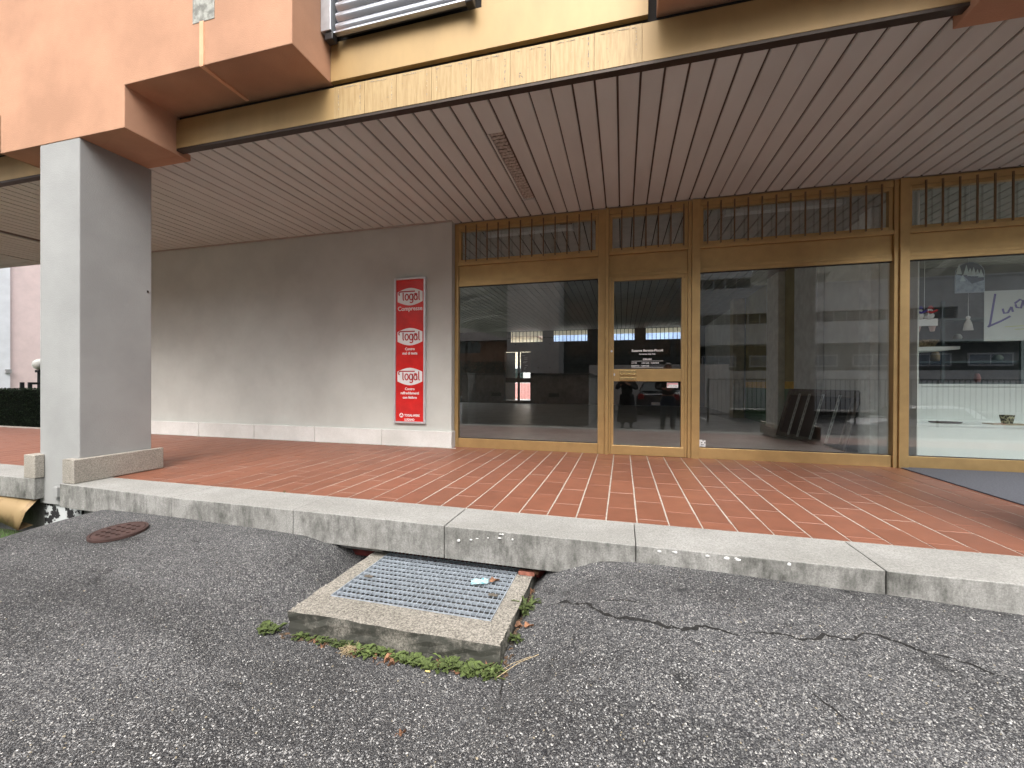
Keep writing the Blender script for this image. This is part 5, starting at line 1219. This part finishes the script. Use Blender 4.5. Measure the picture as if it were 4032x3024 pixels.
# painted parking lines
M_LINE = pmat('road_marking', (.6, .6, .58), .8, var=.2, scale=20)
for x_ in (.35, 3.0, 5.6):
    bm = B(); v = [bm.verts.new((x_+dx, y_, gz(x_+dx, y_)+.012)) for dx, y_ in ((0, -15), (.1, -15), (.1, -10.6), (0, -10.6))]; bm.faces.new(v); obj('road_marking', bm, M_LINE, ground)

# ------------------------------------------------------------------ PEOPLE (mirrored in the door)
def skinmesh(name, joints, edges, mat, parent, loc, root=0, sub=2):
    me = bpy.data.meshes.new(name); me.from_pydata([j[:3] for j in joints], edges, []); 
    o = bpy.data.objects.new(name, me); COL.objects.link(o); me.materials.append(mat)
    o.modifiers.new('skin', 'SKIN')
    for v, j in zip(me.skin_vertices[0].data, joints): v.radius = (j[3], j[4] if len(j) > 4 else j[3]); v.use_root = False
    me.skin_vertices[0].data[root].use_root = True
    s = o.modifiers.new('sub', 'SUBSURF'); s.levels = sub; s.render_levels = sub; o.modifiers['skin'].use_smooth_shade = True
    dg = bpy.context.evaluated_depsgraph_get(); dg.update(); m2 = bpy.data.meshes.new_from_object(o.evaluated_get(dg)); bpy.data.objects.remove(o)
    m2.materials.clear(); m2.materials.append(mat)
    r = bpy.data.objects.new(name, m2); COL.objects.link(r); r.parent = parent; WPOS[r.name] = Vector(loc)
    for p in m2.polygons: p.use_smooth = True
    return r
def person(label, loc, rot, H, arms, skin, hair, jacket, trousers, coat_len=None, lean=0):
    """faces local +Y; arms: (elbow, wrist) for each side in metres for a 1.75 m body"""
    t = thing('person', label, 'person', loc); t.rotation_euler = (0, 0, rot); k = H/1.75; t.scale = (k, k, k)
    J = [(0, 0, .92, .13, .10), (0, 0, 1.08, .125, .095), (0, .0, 1.25, .15, .11), (0, 0, 1.40, .13, .09), (0, .01, 1.48, .055), (0, .02, 1.56, .06), (0, .03, 1.64, .085, .10), (0, .02, 1.71, .055, .07)]
    E_ = [(i, i+1) for i in range(7)]
    JK = [(0, 0, .90, .17, .13), (0, 0, 1.05, .17, .13), (0, 0, 1.25, .185, .14), (0, 0, 1.40, .15, .11), (0, 0, 1.475, .08, .075)]; EK = [(i, i+1) for i in range(4)]
    for s, (el, wr_) in zip((-1, 1), arms):
        b0 = len(J); J += [(s*.17, 0, 1.40, .06), (el[0]*1.0, el[1], el[2], .045), (wr_[0], wr_[1], wr_[2], .028)]; E_ += [(3, b0), (b0, b0+1), (b0+1, b0+2)]
        d = Vector(wr_)-Vector(el); d.normalize(); wv = Vector(wr_); side_ = Vector((s, 0, 0)); side_ = (side_-d*side_.dot(d)).normalized(); nrm = d.cross(side_)
        palm = wv+d*.06; pi_ = len(J); J.append((*palm, .034, .018)); E_.append((b0+2, pi_))
        for f_ in range(4):
            o_ = (f_-1.5)*.019; ln = (.062, .075, .07, .055)[f_]; p1 = palm+d*.035+nrm*o_; p2 = p1+d*ln*.55-side_*s*.0; p3 = p2+d*ln*.4-side_*.02
            i1 = len(J); J += [(*p1, .010), (*p2, .009), (*p3, .0075)]; E_ += [(pi_, i1), (i1, i1+1), (i1+1, i1+2)]
        p1 = wv+d*.03+nrm*.035; p2 = p1+d*.04+nrm*.02; i1 = len(J); J += [(*p1, .012), (*p2, .009)]; E_ += [(pi_, i1), (i1, i1+1)]
        c0 = len(JK); we = Vector(wr_)-d*.03; JK += [(s*.18, 0, 1.395, .085), (el[0], el[1], el[2], .072), (we.x, we.y, we.z, .05)]; EK += [(3, c0), (c0, c0+1), (c0+1, c0+2)]
    JT = [(0, 0, .96, .155, .12), (0, 0, .90, .15, .12)]; ET = [(0, 1)]
    for s in (-1, 1):
        b0 = len(J); J += [(s*.09, 0, .84, .085), (s*.11, .01, .50, .055), (s*.12, -.01, .10, .038), (s*.13, .06, .035, .035), (s*.14, .15, .025, .028)]; E_ += [(0, b0)]+[(b0+i, b0+i+1) for i in range(4)]
        c0 = len(JT); JT += [(s*.10, 0, .80, .105), (s*.115, .01, .50, .08), (s*.125, -.01, .12, .068), (s*.125, -.01, .07, .07)]; ET += [(1, c0)]+[(c0+i, c0+i+1) for i in range(3)]
    skinmesh('body', J, E_, skin, t, loc)
    skinmesh('jacket', JK, EK, jacket, t, loc); skinmesh('trousers', JT, ET, trousers, t, loc)
    for s in (-1, 1):
        skinmesh('shoe', [(s*.125, -.05, .045, .045), (s*.13, .05, .05, .048), (s*.14, .16, .035, .038)], [(0, 1), (1, 2)], M_BLACK, t, loc)
    bm = B(); bmesh.ops.create_uvsphere(bm, u_segments=20, v_segments=14, radius=1)
    for v in bm.verts: v.co = Vector((v.co.x*.092, v.co.y*.108+.012, v.co.z*.10+1.675)) 
    bmesh.ops.delete(bm, geom=[v for v in bm.verts if (v.co.y > .05 and v.co.z < 1.70) or v.co.z < 1.60], context='VERTS')
    o = obj('hair', bm, hair, t, loc=loc, smooth=True); o.location = (0, 0, 0); md = o.modifiers.new('t', 'SOLIDIFY'); md.thickness = .012
    bm = B()
    m = bmesh.ops.create_icosphere(bm, subdivisions=2, radius=.016); bmesh.ops.transform(bm, matrix=Matrix.Translation((0, .128, 1.63)) @ Matrix.Diagonal((.8, 1.1, 1.5, 1)), verts=m['verts'])
    o = obj('nose', bm, skin, t, loc=loc, smooth=True); o.location = (0, 0, 0)
    for s in (-1, 1):
        bm = B(); m = bmesh.ops.create_icosphere(bm, subdivisions=2, radius=.012); bmesh.ops.transform(bm, matrix=Matrix.Translation((s*.033, .108, 1.652)), verts=m['verts']); o = obj('eye', bm, M_BLACK, t, loc=loc); o.location = (0, 0, 0)
        bm = B(); m = bmesh.ops.create_icosphere(bm, subdivisions=2, radius=.03); bmesh.ops.transform(bm, matrix=Matrix.Translation((s*.088, .02, 1.635)) @ Matrix.Diagonal((.35, .6, 1, 1)), verts=m['verts']); o = obj('ear', bm, skin, t, loc=loc, smooth=True); o.location = (0, 0, 0)
    bm = B(); box(bm, -.025, .025, .112, .12, 1.585, 1.593); o = obj('mouth', bm, pmat('lips', (.35, .12, .10), .6), t, loc=loc); o.location = (0, 0, 0)
    if coat_len:
        bm = B(); rings = []
        for z_, rx, ry in ((coat_len, .30, .26), (.45, .27, .22), (.75, .23, .18), (.95, .205, .155), (1.02, .20, .15)):
            rings.append([(rx*cos(2*pi*i/28)*(1+.03*sin(7*2*pi*i/28)), ry*sin(2*pi*i/28)*(1+.03*sin(7*2*pi*i/28)), z_) for i in range(28)])
        loft(bm, rings, False); o = obj('long_coat', bm, jacket, t, loc=loc, smooth=True); o.location = (0, 0, 0); md = o.modifiers.new('t', 'SOLIDIFY'); md.thickness = .012
    return t
SKIN = pmat('skin', (.55, .32, .24), .55, var=.05); HGREY = pmat('grey_hair', (.38, .37, .36), .8, bump=.6, bscale=300); HDARK = pmat('dark_hair', (.03, .022, .018), .7, bump=.6, bscale=300)
JBLK = pmat('black_padded_cloth', (.012, .012, .013), .8, var=.3, scale=12, bump=.5, bscale=30); JEANS = pmat('blue_jeans', (.045, .065, .10), .85, var=.2, scale=25)
xp = VR(2468, 1600, 6.75)[0]; gp_ = gz(xp, -6.75)
person('photographer in a long black padded coat holding up a phone', (xp, -6.75, gp_), 0, 1.74, (((-.30, .02, 1.18), (-.16, .20, 1.32)), ((.30, .02, 1.18), (.05, .20, 1.32))), SKIN, HDARK, JBLK, JBLK, coat_len=.18)
bm = B(); box(bm, -.078, .078, -6.372, -6.362, 1.015, 1.092); ph = tag(obj('phone', bm, M_BLACK, bevel=.003), 'dark smartphone held sideways by the photographer', 'phone')
xp = VR(2629, 1600, 6.2)[0]
person('grey haired person in a dark jacket and jeans standing with hands together', (xp, -6.2, gz(xp, -6.2)), .05, 1.92, (((-.29, .02, 1.14), (-.10, .20, 1.10)), ((.29, .02, 1.14), (.08, .20, 1.10))), SKIN, HGREY, JBLK, JEANS)
